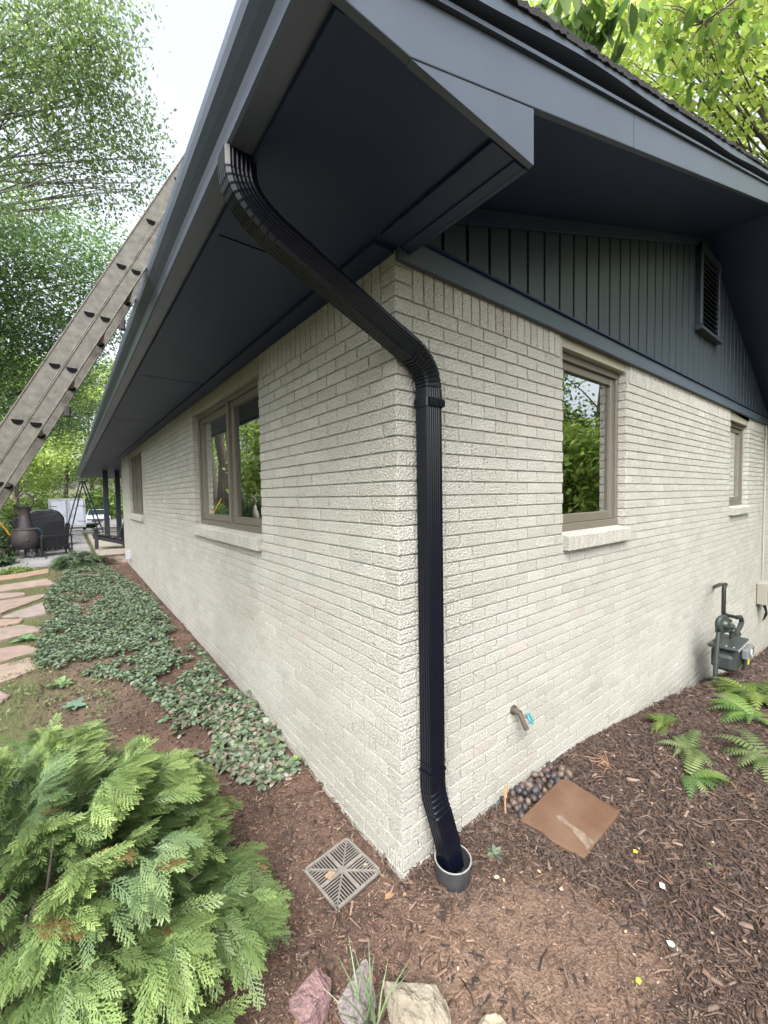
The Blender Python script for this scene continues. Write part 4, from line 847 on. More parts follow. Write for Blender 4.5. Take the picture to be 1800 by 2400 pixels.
# ------------------------------------------------------------------ gas meter
t = thing('gas_meter', 'grey green gas meter with regulator on a pipe beside the right wall', 'gas meter', (3.84, -.28, -.15)); T0 = Vector((3.84, -.28, -.15))
def rel(*p): return [tuple(Vector(q)-T0) for q in p]
g_ = MB(); g_.tube(rel((3.82, -.28, -.30), (3.86, -.28, .10), (3.93, -.28, .35)), .020, 12); g_.tube(rel((3.915, -.28, .245), (3.918, -.28, .275)), .030, 10); g_.tube(rel((3.86, -.28, .05), (3.87, -.28, .10)), .028, 10); g_.tube(rel((3.86, -.28, .06), (4.02, -.28, .04)), .010, 8); g_.build('supply_pipe', 'meter', t, smooth=True)
g_ = MB(); mx = Matrix.Translation(Vector((3.985, -.30, .43))-T0) @ Matrix.Rotation(R(90), 4, 'X') @ Matrix.Rotation(R(-20), 4, 'Y')
g_.lathe([(0, .06), (.03, .055), (.045, .03), (.085, .02), (.092, .008), (.092, -.008), (.085, -.02), (.05, -.04), (0, -.05)], 24, mx=mx); g_.tube(rel((3.96, -.28, .345), (3.965, -.28, .40)), .035, 10); g_.tube(rel((3.98, -.30, .41), (4.07, -.36, .40)), .034, 12); g_.tube(rel((4.03, -.30, .47), (4.09, -.34, .45)), .02, 10); g_.build('regulator', 'meter', t, smooth=True)
g_ = MB(); g_.tube(rel((3.96, -.28, .335), (4.16, -.28, .32), (4.36, -.28, .275), (4.43, -.28, .25), (4.445, -.28, .20), (4.45, -.28, .13)), .022, 12); g_.build('inlet_pipe', 'meter', t, smooth=True)
g_ = MB(); g_.tube(rel((5.0, 0, .60), (4.55, -.15, .72), (4.17, -.28, .80), (4.11, -.28, .79), (4.10, -.28, .75), (4.10, -.28, .55), (4.10, -.28, .505), (4.16, -.28, .485), (4.65, -.28, .36)), .019, 12); g_.build('outlet_pipe', 'blackpipe', t, smooth=True)
g_ = MB(); g_.tube(rel((4.65, -.28, .36), (4.80, -.28, .335), (4.87, -.28, .29), (4.87, -.28, .25), (4.78, -.28, .215), (4.68, -.28, .20), (4.67, -.28, .10)), .024, 12); g_.tube(rel((4.675, -.28, .19), (4.673, -.28, .15)), .036, 10); g_.build('fitting', 'meter', t, smooth=True)
g_ = MB(); bx = lambda x0, x1, y0, y1, z0, z1, b=.02: g_.bbox(x0-T0.x, x1-T0.x, y0-T0.y, y1-T0.y, z0-T0.z, z1-T0.z, b)
bx(4.14, 4.56, -.38, -.17, -.10, .13, .03); bx(4.10, 4.20, -.36, -.19, -.09, .08, .03); bx(4.10, 4.60, -.40, -.15, .13, .165, .012); g_.build('meter_body', 'meter', t)
g_ = MB()
for k in range(7): bx(4.12+k*.072, 4.135+k*.072, -.41, -.398, .135, .16, .003)
for k in range(4): bx(4.12, 4.14, -.37+k*.06, -.355+k*.06, .165, .175, .003)
g_.build('flange_bolts', 'lgrey', t)
g_ = MB(); g_.lathe([(0, .004), (.035, .004), (.038, 0)], 20, mx=Matrix.Translation(Vector((4.44, -.4455, .065))-T0) @ Matrix.Rotation(R(90), 4, 'X')); g_.build('dial', 'white', t)
g_ = MB(); bx(4.30, 4.58, -.445, -.383, .01, .12, .015); g_.build('index_window', 'lens', t)
g_ = MB(); bx(4.40, 4.56, -.410, -.384, -.11, .0, .008); g_.build('front_plate', 'meter', t)
g_ = MB(); g_.box(4.47-T0.x, 4.53-T0.x, -.4135-T0.y, -.4105-T0.y, -.085-T0.z, -.02-T0.z); g_.build('sticker', 'yellow', t)
g_ = MB(); g_.tube(rel((4.58, -.36, .05), (5.0, -.33, -.05), (5.6, -.25, -.30), (6.9, -.15, -.62)), .006, 6); g_.tube(rel((4.60, -.35, .04), (4.85, -.33, -.12), (4.95, -.3, -.40)), .003, 5); g_.tube(rel((4.62, -.34, .04), (5.1, -.3, -.16), (5.3, -.28, -.5)), .003, 5); g_.build('meter_wire', 'twig', t)
# ------------------------------------------------------------------ extension ladder
t = thing('extension_ladder', 'weathered aluminium extension ladder leaning on the gutter', 'ladder', (-2.43, 1.05, 0))
d = Vector((.4586, 0, .8886)); nrm = Vector((-.8886, 0, .4586))     # along the rails / away from the house
def rail(y, off, s0, s1, hole0):
    mb = MB(); w_ = .028
    mx = Matrix.Translation((0, y-1.05, 0)) @ Matrix(((d.x, 0, nrm.x, nrm.x*off), (0, 1, 0, 0), (d.z, 0, nrm.z, nrm.z*off), (0, 0, 0, 1)))
    wu = .037 if off > bxx+.01 else .028
    mb.box(s0, s1, -.0015, .0015, -w_+.001, wu-.001, mx=mx); mb.bbox(s0, s1, -.0045, .022, wu-.004, wu+.002, .0012, mx=mx); mb.bbox(s0, s1, -.0045, .022, -w_-.002, -w_+.004, .0012, mx=mx)
    r_ = mb.build('rail', 'alu', t)
    s = hole0
    while s < s1-.05:
        if s > s0+.05:
            pts = [(s+.0135*math.cos(a)*1.15, .0155*math.sin(a)) for a in np.linspace(-math.pi/2, math.pi/2, 9)]
            # D shape: flat side up
            P3 = [mx @ Vector((s-(.004)+0*0, -.0045, 0)) for _ in ()]
            dd = [(-.013*math.sin(a)*1.0, .0165*math.cos(a)) for a in np.linspace(0, math.pi, 10)]
            world_up = [(u, v) for u, v in dd]
            rot = math.atan2(nrm.z, d.z)
            def q(u, v, yy): return mx @ Vector((s+u*math.cos(.46)-v*math.sin(.46), yy, u*math.sin(.46)+v*math.cos(.46)))
            hs_ = MB(); n = len(dd); vs = [q(u*1.75, v*1.3, -.0052) for u, v in dd]+[q(u*1.75, v*1.3, -.0047) for u, v in dd]; hs_.add(vs, [list(range(n)), list(range(2*n-1, n-1, -1))]+[[i, (i+1) % n, n+(i+1) % n, n+i] for i in range(n)])
            rg = hs_
            he = hs_.build('rung_hole', 'aludark', r_)  # dark disc paints the shade inside the open rung
        s += .305
    return r_
# distance along rail of the first visible holes
bxx = (Vector((-1.272+2.43, 0, 2.134))).dot(nrm)
def sof(x, z): return (Vector((x+2.43, 0, z))).dot(d)
for yy in (1.05, 1.46):
    fx = (Vector((-1.33+2.43, 0, 2.139))).dot(nrm); bx_ = (Vector((-1.272+2.43, 0, 2.134))).dot(nrm)
    h1 = sof(-1.33, 2.139); h2 = sof(-1.272, 2.134)
    rail(yy, fx, 1.2, 5.2, h1 % .305); rail(yy, bx_-.006, 0, 3.9, h2 % .305)
for k, (off, h0, s0, s1) in enumerate(((fx, h1 % .305, 1.3, 5.15), (bx_-.006, h2 % .305, .1, 3.85))):
    s = h0
    while s < s1:
        if s > s0: p = d*s+nrm*off; MB().tube([(p.x, .005, p.z), (p.x, .405, p.z)], .014, 8).build('rung', 'alu', t)
        s += .305
for s_ in (1.9, 2.6, 3.2): p = d*s_+nrm*(bx_-.05); MB().bbox(p.x-.014, p.x+.014, 0.39, 0.42, p.z-.03, p.z+.03, .006).build('rung_lock', 'iron', t)
# ------------------------------------------------------------------ patio furniture
zp = .205
t = thing('chiminea', 'rusty black iron chiminea with tall flared chimney on the patio', 'chiminea', (-2.10, 13.45, zp))
o = MB().lathe([(0, .22), (.16, .24), (.26, .31), (.315, .42), (.32, .52), (.30, .66), (.27, .76), (.28, .77), (.28, .79), (.22, .81), (.17, .83)], 28).build('firebox', 'iron', t, smooth=True)
o = MB().lathe([(.165, .83), (.135, 1.0), (.115, 1.18), (.12, 1.185), (.12, 1.205), (.11, 1.21), (.115, 1.30), (.155, 1.40), (.16, 1.405), (.14, 1.40), (.10, 1.30)], 24).build('chimney', 'iron', t, smooth=True)
for a in (-150, -60, 10, 100):
    lg = MB(); x, y = math.cos(R(a)), math.sin(R(a)); lg.tube([(x*.16, y*.16, .28), (x*.24, y*.24, .18), (x*.25, y*.25, .08), (x*.30, y*.30, 0)], [.035, .03, .022, .02], 8); lg.build('leg', 'iron', t)
MB().lathe([(0, .03), (.02, .02), (.035, .0)], 12, mx=Matrix.Translation((.05, -.315, .50)) @ Matrix.Rotation(R(90), 4, 'X')).build('door_knob', 'iron', t)
def adirondack(x, y, z, rz_, label, m='chair', seed=0, s=1.0):
    t = thing('adirondack_chair', label, 'garden chair', (x, y, z), rz_, 'adirondack chairs'); t.scale = (s, s, s)
    # front is +y
    tilt = Matrix.Translation((0, -.10, .26)) @ Matrix.Rotation(R(24), 4, 'X')
    bk = MB(); hts = [.55, .66, .73, .75, .73, .66, .55]
    for i, h in enumerate(hts[1:6]):
        x0 = (i-2)*.118; hh = h+.05
        P = [(x0-.054, -.12), (x0+.054, -.12), (x0+.054, hh-.04), (x0+.03, hh), (x0-.03, hh), (x0-.054, hh-.04)]
        vs = [tilt @ Vector((p[0], -.010, p[1])) for p in P]+[tilt @ Vector((p[0], .010, p[1])) for p in P]; n = 6
        bk.add(vs, [list(range(6)), list(range(11, 5, -1))]+[[k, (k+1) % n, n+(k+1) % n, n+k] for k in range(n)])
    for hz in (.0, .33): bk.bbox(-.32, .32, -.035, -.011, hz-.03, hz+.03, .004, mx=tilt)
    bk.build('backrest', m, t)
    st_ = MB()
    for i in range(6): yy = -.08+i*.1; zz = .30+i*.018; st_.bbox(-.28, .28, yy, yy+.085, zz, zz+.02, .003)
    st_.build('seat', m, t)
    for sg in (-1, 1):
        ar = MB(); P = [(-.30, .0), (-.22, .075), (.30, .085), (.47, .11), (.50, .06), (.50, -.05), (.45, -.07), (-.30, -.02)]
        ar.prism([(sg*(.34+p[1]*.9-.02), p[0]) for p in P], 'z', .54, .562); ar.build('arm', m, t)
        for (yy, tp, wd_) in ((.40, .54, .09), (-.26, .54, .07)):
            lg = MB(); lg.bbox(sg*.335-.014, sg*.335+.014, yy-wd_/2, yy+wd_/2, 0, tp, .004); lg.build('leg', m, t)
        sr = MB(); sr.add([(sg*.30-.012, -.45, 0), (sg*.30-.012, .48, .30), (sg*.30-.012, .48, .40), (sg*.30-.012, -.45, .12), (sg*.30+.012, -.45, 0), (sg*.30+.012, .48, .30), (sg*.30+.012, .48, .40), (sg*.30+.012, -.45, .12)], [(0, 1, 2, 3), (7, 6, 5, 4), (0, 4, 5, 1), (1, 5, 6, 2), (2, 6, 7, 3), (3, 7, 4, 0)]); sr.build('side_rail', m, t)
    return t
adirondack(-1.50, 13.6, zp, R(12), 'black slatted adirondack chair with its back to the path', seed=1, s=1.02)
adirondack(-2.02, 14.8, zp+.05, R(-48), 'sun greyed adirondack chair behind the chiminea', 'chairgrey', s=1.05)
adirondack(-.12, 13.3, .345, R(88), 'black adirondack chair seen side on up on the porch', s=1.02)
t = thing('covered_grill', 'round topped barbecue under a black vinyl cover', 'grill', (-1.82, 16.6, zp))
MB().prism([(-.55, 0), (.55, 0), (.55, .95), (.42, 1.18), (.2, 1.28), (-.2, 1.28), (-.42, 1.18), (-.55, .95)], 'y', -.32, .32).build('cover', 'cover', t, bevel=.05)
o = MB(); n = 32; pts = [(.19*math.cos(2*math.pi*i/n), 0, 1.34+.23+.23*math.sin(2*math.pi*i/n)*1.0) for i in range(n+1)]; o.tube(pts, .028, 8, cap=False); o.tube([(0, 0, 0), (0, 0, 1.36)], .014, 6)
o = o.build('iron_hoop', 'iron', None, loc=(-2.22, 15.8, zp)); tag(o, 'black iron hoop on a thin post above the garden chairs', 'garden ornament')
o = MB().lathe([(0, -.09), (.05, -.075), (.085, -.03), (.09, .02), (.06, .07), (.02, .09), (.02, .13), (0, .13)], 16).build('teal_glass_jug', 'teal', None, smooth=True, loc=(-1.88, 13.9, zp+.70)); tag(o, 'teal glass jug on a stand beside the chiminea', 'jug')
o = MB(); o.tube([(0, 0, 0), (0, 0, .6)], .012, 6); o.lathe([(0, .6), (.12, .6), (.12, .615), (0, .615)], 16); o = o.build('plant_stand', 'iron', None, loc=(-1.88, 13.9, zp)); tag(o, 'slim black stand under the teal glass jug', 'stand')
o = MB(); o.tube([(-2.85, 13.2, 1.75), (-2.42, 13.4, .86)], .017, 8); tag(o.build('yellow_pole', 'orange', None), 'yellow pole leaning beside the chiminea', 'pole')
# step ladders
def stepladder(x, y, z, h, sp, m, lab, rz_, wd_=.5, rungs=5):
    t = thing('step_ladder', lab, 'ladder', (x, y, z), rz_)
    for sg in (-1, 1):
        for fr, nm in ((1, 'front_rail'), (-1, 'rear_rail')):
            mb = MB(); mb.tube([(sg*wd_/2, fr*sp, 0), (sg*wd_*.27, fr*.03, h)], .026, 6); mb.build(nm, m, t)
    mb = MB()
    for k in range(1, rungs+1):
        q = k/(rungs+1); w2 = wd_/2*(1-q)+wd_*.27*q; yy = sp*(1-q)+.03*q; mb.bbox(-w2, w2, yy-.04, yy+.04, h*q-.012, h*q+.012, .003)
    mb.build('step', m if m == 'alu' else 'lgrey', t)
    MB().bbox(-wd_*.3, wd_*.3, -.12, .12, h, h+.04, .01).build('top_cap', m, t); return t
stepladder(-.62, 20.6, .3, 2.25, .62, 'bluel', 'tall dark blue step ladder open beyond the patio', R(70), .55)
stepladder(.62, 14.6, .345, 1.75, .35, 'alu', 'aluminium step ladder with clutter on it on the porch', R(10), .62)
t = thing('folded_tarp', 'dark folded tarp heaped on the porch step ladder', 'tarp', (.70, 14.45, 1.75)); MB().bbox(-.28, .26, -.2, .2, 0, .38, .09).build('cloth', 'cover', t); 
t = thing('storage_crate', 'brown wooden crate behind the porch chair', 'crate', (.72, 14.9, .345)); MB().bbox(-.3, .3, -.2, .2, 0, .75, .015).build('crate_box', mat('brown_crate', (.10, .045, .03), .8), t); MB().bbox(-.31, .31, -.21, -.201, .30, .34, .002).build('slat', 'twig', t)
# ------------------------------------------------------------------ trailer and car
zt0 = float(gz(-1, 34)); t = thing('cargo_trailer', 'white enclosed cargo trailer with twin rear doors', 'trailer', (-1.18, 34.0, -.42))
MB().bbox(-.98, .98, 0, 3.2, .34, 2.28, .03).build('body', 'white', t)
bz = MB(); bz.bbox(-1.0, 1.0, -.03, .06, .30, .40, .01); bz.bbox(-1.0, 1.0, -.03, .06, 2.18, 2.30, .01); bz.bbox(-1.0, -.90, -.028, .06, .40, 2.18, .01); bz.bbox(.90, 1.0, -.028, .06, .40, 2.18, .01); bz.build('door_frame', 'lgrey', t)
for sg in (-1, 1):
    dm = MB(); x0, x1 = sorted((sg*.02, sg*.88)); dm.bbox(x0, x1, -.045, -.005, .42, 2.16, .008); do = dm.build('door', 'white', t)
    hb = MB(); 
    for z in (.72, 1.78): xa, xb = sorted((sg*.55, sg*.98)); hb.box(xa, xb, -.062, -.046, z-.015, z+.015)
    hb.build('hinge', 'iron', do)
    lb = MB(); lb.tube([(sg*.07, -.07, .36), (sg*.07, -.07, 2.2)], .02, 6); lb.box(*sorted((sg*.05, sg*.40)), -.085, -.07, 1.18, 1.21); lb.build('lock_bar', 'lgrey', do)
    wh = MB(); wh.lathe([(0, -.09), (.2, -.09), (.32, -.08), (.34, 0), (.32, .08), (0, .09)], 20, mx=Matrix.Translation((sg*.93, 1.6, .34)) @ Matrix.Rotation(R(90), 4, 'Y')); wh.build('wheel', 'tyre', t)
MB().bbox(-.9, .9, .02, 3.0, .22, .335, .02).build('chassis', 'iron', t)
t = thing('parked_car', 'white car parked behind the trailer facing the house', 'car', (.95, 42.5, -.62))
mb = MB(); mb.prism([(-.2, .25), (-.25, .55), (-.15, .85), (.3, .95), (1.2, 1.05), (3.9, 1.05), (4.2, .9), (4.25, .4), (4.1, .22)], 'x', -.9, .9); mb.build('body', 'white', t, bevel=.06)
mb = MB(); mb.add([(-.78, 1.1, 1.02), (.78, 1.1, 1.02), (.62, 1.8, 1.5), (-.62, 1.8, 1.5), (-.78, 3.9, 1.02), (.78, 3.9, 1.02), (.62, 3.2, 1.5), (-.62, 3.2, 1.5)], [(0, 1, 2, 3), (3, 2, 6, 7), (4, 7, 6, 5), (0, 3, 7, 4), (1, 5, 6, 2)]); mb.build('cabin', 'white', t, bevel=.04)
mb = MB(); mb.add([(-.70, 1.12, 1.06), (.70, 1.12, 1.06), (.58, 1.70, 1.45), (-.58, 1.70, 1.45)], [(0, 1, 2, 3)]); 
for v in range(4): pass
o = mb.build('windscreen', 'carglass', t, loc=(0, -.02, .01))
for sg in (-1, 1):
    MB().bbox(*sorted((sg*.52, sg*.84)), -.27, -.18, .60, .74, .02).build('headlight', 'lens', t)
    for yy in (.6, 3.3): MB().lathe([(0, -.1), (.3, -.1), (.33, 0), (.3, .1), (0, .1)], 18, mx=Matrix.Translation((sg*.82, yy, .32)) @ Matrix.Rotation(R(90), 4, 'Y')).build('wheel', 'tyre', t)
MB().bbox(-.5, .5, -.275, -.2, .46, .72, .02).build('grille', 'iron', t); MB().bbox(-.85, .85, -.30, -.2, .28, .36, .02).build('bumper', 'tyre', t)
# ------------------------------------------------------------------ trees
def blobtree(name, label, blobs, nl, lsize, cols, base, trunk_r, mat_leaf='leaf', group=None, seed=1, branches=True, tilt=(.3, .5), clump=7, bark='bark', top=None, wf=.9, flat=.45):
    g_ = np.random.default_rng(seed); bx0 = np.array(base, float); t = thing(name, label, 'tree', tuple(base), 0, group); B = np.array(blobs, float); wgt = B[:, 3]**2; wgt /= wgt.sum()
    clump = clump*2; nc = nl//clump; bi = g_.choice(len(B), nc, p=wgt); dirv = g_.normal(size=(nc, 3)); dirv /= np.linalg.norm(dirv, axis=1)[:, None]
    cpos = B[bi, :3]+dirv*(B[bi, 3]*g_.random(nc)**.45)[:, None]*np.array([1, 1, .75])
    cs = lsize*2.5; N = nc*clump; off = g_.normal(0, 1, (N, 3))*np.array([cs, cs, cs*flat])
    loc = np.repeat(cpos, clump, 0)+off-bx0; cc = np.array(cols)[np.repeat(g_.integers(0, len(cols), nc), clump)]*g_.uniform(.75, 1.25, (N, 1))
    bl = leaves(N, loc, lsize*g_.uniform(.6, 1.25, N), g_.normal(tilt[0], tilt[1], N), cc, wf=wf, roll=.7)
    link('crown', fastmesh('crown', *bl), mat_leaf, t)
    tr = MB(); r = random.Random(seed); tp = Vector(top if top is not None else (base[0], base[1], B[:, 2].max()*.8))-Vector(base); pts = [Vector((0, 0, -.4))]; n = 8
    for i in range(1, n+1): q = i/n; pts.append(Vector((tp.x*q+r.uniform(-.12, .12), tp.y*q+r.uniform(-.12, .12), tp.z*q)))
    tr.tube(pts, [trunk_r*(1.25 if i == 0 else 1-.8*i/n) for i in range(n+1)], 12)
    tr.build('trunk', bark, t, smooth='all')
    lm = MB()
    for i in range(len(B)):
        e = Vector(B[i, :3])-Vector(base); q = max(.15, min(.9, (e.z-abs(B[i, 3]))/max(tp.z, .1)*.85)); s = pts[int(q*n)]; m = s.lerp(e, .55)+Vector((r.uniform(-.3, .3), r.uniform(-.3, .3), r.uniform(-.1, .3))); rr_ = trunk_r*.15
        lm.tube([s, s.lerp(m, .5)+Vector((0, 0, .1)), m, e], [rr_, rr_*.7, rr_*.42, rr_*.12], 7)
        for k in range(3):
            e2 = e+Vector((r.gauss(0, 1), r.gauss(0, 1), r.gauss(0, .5)))*B[i, 3]*.5; lm.tube([m, m.lerp(e2, .6)+Vector((0, 0, r.uniform(-.1, .15))), e2], [rr_*.32, rr_*.2, rr_*.06], 5)
    lm.build('limbs', bark, t, smooth='all'); return t
A = [(-1.82, 13.08, 14.07, 2.2), (-0.75, 12.63, 14.59, 2.0), (-0.5, 12.2, 14.96, 1.6), (-0.4, 12.98, 14.14, 1.3), (-1.08, 13.62, 13.42, 1.6), (-0.1, 12.6, 14.49, 1.1), (-2.1, 14.56, 12.04, 1.6), (-1.64, 13.77, 13.22, 1.6), (-0.32, 13.91, 13.0, 1.6), (0.25, 13.32, 13.64, 0.9), (1.0, 13.37, 13.47, 0.9), (0.44, 14.08, 12.67, 1.1), (1.3, 13.86, 12.76, 0.8), (-0.33, 14.45, 12.23, 1.2), (-1.17, 14.76, 11.77, 1.4), (0.12, 14.85, 11.53, 1.0), (1.4, 14.2, 12.22, 0.6), (-2.13, 15.35, 10.7, 1.6), (1.0, 14.46, 11.98, 0.6), (-1.59, 13.33, 13.78, 1.8), (-0.2, 11.92, 15.2, 1.3), (.1, 12.79, 14.2, 0.7), (-0.51, 13.56, 13.48, 1.6), (-4.2, 15, 13.5, 2.4), (-6.5, 16, 12.5, 2.6), (-5.5, 13.5, 14.5, 2.4)]
greenA = [(.22, .34, .12), (.28, .40, .13), (.19, .29, .12), (.36, .46, .16), (.22, .32, .19)]  # greens paled to put haze into the leaf colour
blobtree('oak_tree', 'tall airy tree with pale branches reaching over from the top left', A, 27000, .115, greenA, (-6.5, 15.5, 1.2), .34, seed=3, bark='graybark', top=(-4.5, 15.2, 13.0), tilt=(.5, .6))
B = [(-3.47, 19.99, 12.42, 3), (-2.08, 20.24, 12.13, 2.2), (-0.73, 20.05, 12.53, 1.8), (0.6, 19.77, 12.5, 1.3), (-2.97, 21.01, 10.19, 2.6), (-1.35, 20.79, 10.93, 2.2), (0.12, 20.46, 11.0, 1.6), (1.1, 20.08, 11.6, 1.2), (-2.28, 21.51, 8.84, 2.4), (-0.85, 21.44, 9.14, 2.0), (0.4, 21.07, 9.7, 1.6), (-2.92, 21.95, 7.06, 2.4), (-1.52, 21.96, 7.3, 2.0), (-0.12, 21.74, 7.86, 1.4), (-4.03, 21.35, 8.88, 3), (-3.96, 21.96, 6.55, 3), (-2.16, 22.25, 5.78, 2), (-0.32, 22.11, 6.2, 1.2), (-1.0, 22.36, 5.15, 1.2)]
greenB = [(.17, .29, .14), (.21, .34, .15), (.14, .25, .13), (.26, .40, .15), (.32, .45, .15)]  # haze lightened into these leaf greens too
blobtree('hemlock_tree', 'dense dark green tree behind the ladder', B, 44000, .14, greenB, (-5.2, 22.5, .8), .38, seed=5, tilt=(.2, .45), flat=.3, top=(-4.6, 22.3, 11.5))
Rt = [(5.34, 2.98, 9.79, 0.88), (6.36, 3.37, 10.21, 0.71), (5.57, 3.13, 8.62, 1.2), (5.21, 2.51, 7.09, 1.02), (5.48, 1.98, 10.97, 0.96), (5.23, 1.84, 10.33, 1.08), (5.09, 1.96, 9.68, 1.13), (7.05, 2.72, 10.46, 1.06), (7.34, 3.09, 10.09, 0.92), (5.47, 1.84, 7.71, 0.77), (6.18, 2.12, 7.32, 1.01), (5.37, 1.31, 10.37, 0.88), (6.78, 1.85, 11.11, 1.04), (4.98, 0.99, 8.24, 1.04), (6.53, 1.58, 9.14, 1.15), (6.66, 1.71, 8.98, 1.12), (8.21, 2.6, 9.77, 1.13), (5.89, 1.71, 6.75, 0.91), (5.86, 1.58, 5.94, 1.14), (5.01, 0.57, 9.37, 1.06), (7.55, 1.23, 11.04, 0.95), (4.6, 0.54, 7.91, 1.0), (5.29, 0.81, 7.95, 1.01), (8.32, 1.92, 9.72, 0.86), (7.31, 1.12, 8.04, 0.93), (8.03, 1.46, 7.67, 0.98), (8.83, 1.52, 7.21, 0.92), (5.85, 0.44, 9.84, 1.19), (6.33, 0.44, 9.76, 0.91), (5.01, 0.28, 7.77, 1.02), (6.35, 0.39, 8.26, 1.04), (5.71, 0.2, 6.98, 0.71), (7.49, 0.62, 7.46, 0.83), (7.11, 0.56, 6.85, 0.88), (7.69, 0.79, 6.33, 0.85), (9.38, 0.97, 6.54, 0.98), (5.3, -0.16, 8.72, 1.1), (5.15, -0.17, 8.01, 1.05), (6.52, 0.04, 8.74, 1.12), (7.63, 0.03, 8.93, 0.87), (6.12, -0.24, 7.0, 0.81), (8.96, 0.36, 8.49, 1.1), (8.53, 0.43, 7.46, 1.1), (8.35, 0.1, 5.63, 0.87), (5.34, -0.58, 8.23, 1.16), (8.38, -0.05, 10.41, 1.14), (6.18, -0.5, 7.73, 1.16), (7.55, -0.45, 8.14, 1.03), (9.97, -0.31, 7.42, 1.16), (9.65, -0.35, 6.5, 0.71), (8.0, -0.68, 9.52, 0.94), (8.72, -0.63, 8.76, 1.16), (9.06, -0.97, 5.08, 0.74), (7.36, -1.14, 9.36, 0.88), (8.02, -1.09, 8.2, 0.89), (8.51, -1.31, 7.61, 1.1), (9.76, -1.78, 7.39, 0.71), (10.09, -1.58, 6.63, 1.04)]
blobtree('maple_tree', 'bright yellow green maple canopy spreading above the gable', Rt, 24000, .105, [(.50, .62, .15), (.58, .68, .20), (.42, .54, .13), (.62, .70, .28)], (12.5, -2.0, -1.2), .3, 'leaf_thin', seed=7, top=(10.5, -1.0, 8.5), tilt=(.4, .5), wf=1.2)
# hanging near branches with large leaves
def near_branch(name, label, path, pts, size, cols, seed, wf=.75, per=5, ml='leaf_thin'):
    g_ = np.random.default_rng(seed); r = random.Random(seed); b0 = Vector(path[0]); t = thing(name, label, 'tree branch', tuple(b0)); bm_ = MB(); P = [Vector(p)-b0 for p in path]; bm_.tube(P, [.03-.024*i/(len(P)-1) for i in range(len(P))], 8); L = []; D = []; Tt = []
    for p in pts:
        q = Vector(p)-b0; near_ = min(P, key=lambda s: (s-q).length); bm_.tube([near_, near_.lerp(q, .5)+Vector((0, 0, .05)), q], [.006, .004, .002], 5)
        for k in range(per): L.append(tuple(q+Vector((r.gauss(0, .03), r.gauss(0, .03), r.gauss(0, .03))))); D.append(r.uniform(0, 6.28)); Tt.append(r.uniform(.5, 1.25))
    bm_.build('twigs', 'bark', t); N = len(L)
    bl = leaves(N, np.array(L), size*g_.uniform(.7, 1.15, N), np.array(Tt), np.array(cols)[g_.integers(0, len(cols), N)]*g_.uniform(.8, 1.2, (N, 1)), dirs=np.array(D), wf=wf, roll=.5)
    link('leaves', fastmesh('leaves', *bl), ml, t); return t
N1 = [(1.29, 0.09, 4.84), (1.37, 0.03, 4.8), (1.44, -0.06, 4.79), (1.46, -0.01, 4.78), (1.54, -0.13, 4.78), (1.64, -0.21, 4.74), (1.63, -0.11, 4.72), (1.73, -0.25, 4.66), (1.59, -0.21, 4.77), (1.67, -0.32, 4.73), (1.47, -0.13, 4.82), (1.40, .05, 4.95), (1.55, -.05, 4.92)]
N2 = [(2.38, -0.14, 5.36), (2.5, -0.21, 5.26), (2.54, -0.31, 5.26), (2.64, -0.41, 5.18), (2.58, -0.19, 5.18), (2.68, -0.3, 5.09), (2.79, -0.38, 4.99), (2.78, -0.48, 5.03), (2.8, -0.29, 4.95), (2.88, -0.39, 4.88), (2.74, -0.56, 5.11), (2.83, -0.62, 5.01), (2.67, -0.53, 5.18), (2.58, -0.27, 5.2), (2.4, -0.19, 5.36), (2.55, -0.41, 5.27), (2.7, -0.21, 5.04), (2.7, -0.61, 5.16), (2.81, -0.69, 5.05), (2.87, -0.46, 4.92)]
near_branch('hickory_branch', 'hanging branch of large dark leaves right above the roof edge', [(4.5, -3.2, 6.6), (3.2, -2.0, 6.0), (2.2, -.9, 5.5), (1.7, -.3, 5.1), (1.45, 0.0, 4.95)], N1, .21, [(.12, .20, .05), (.16, .25, .06), (.09, .16, .05)], 3, .62, 4)
near_branch('hickory_branch', 'hanging branch of mid green leaves at the top right corner', [(5.2, -3.0, 6.8), (4.0, -1.8, 6.1), (3.1, -.9, 5.6), (2.7, -.4, 5.25)], N2, .115, [(.18, .30, .05), (.24, .36, .07), (.14, .24, .05)], 5, .8, 6)
# trees beyond the garden
rr = random.Random(21); lg_ = [(.30, .42, .09), (.37, .48, .11), (.22, .34, .08), (.42, .52, .15)]; md = [(.12, .20, .06), (.16, .25, .07), (.10, .17, .06)]
spec = [(-9, 33, 13, 'broad yellow green tree beyond the patio, left of the trailer', lg_), (-4.6, 46, 15, 'bright green tree directly behind the trailer', lg_), (-1.2, 52, 16, 'tall light green tree above the trailer roof', lg_), (3.6, 50, 16, 'pale green tree behind the parked car', lg_), (8, 47, 15, 'leafy tree hidden behind the porch end of the house', md), (-14, 42, 17, 'dark leafy tree at the back left of the garden', md), (-7.5, 56, 18, 'far mid green tree in the gap beside the ladder', md), (1.3, 60, 19, 'farthest tall green tree in the woods', md), (-20, 30, 16, 'wide tree at the far left of the garden', md), (14, 52, 16, 'tree behind the house roof', md)]
for i, (x, y, h, lab, cols) in enumerate(spec):
    bl = []
    for k in range(15): a = rr.uniform(0, 6.28); q = rr.uniform(.10, 1); rad = h*.30*math.sin(min(1, .25+q*.8)*math.pi)**.6; bl.append((x+math.cos(a)*rad*.75, y+math.sin(a)*rad*.75, h*(.10+.85*q), h*.13))
    blobtree('woodland_tree', lab, bl, 15000, .26, cols, (x, y, float(gz(x, y))-.1), .24, group='trees beyond the patio', seed=40+i)
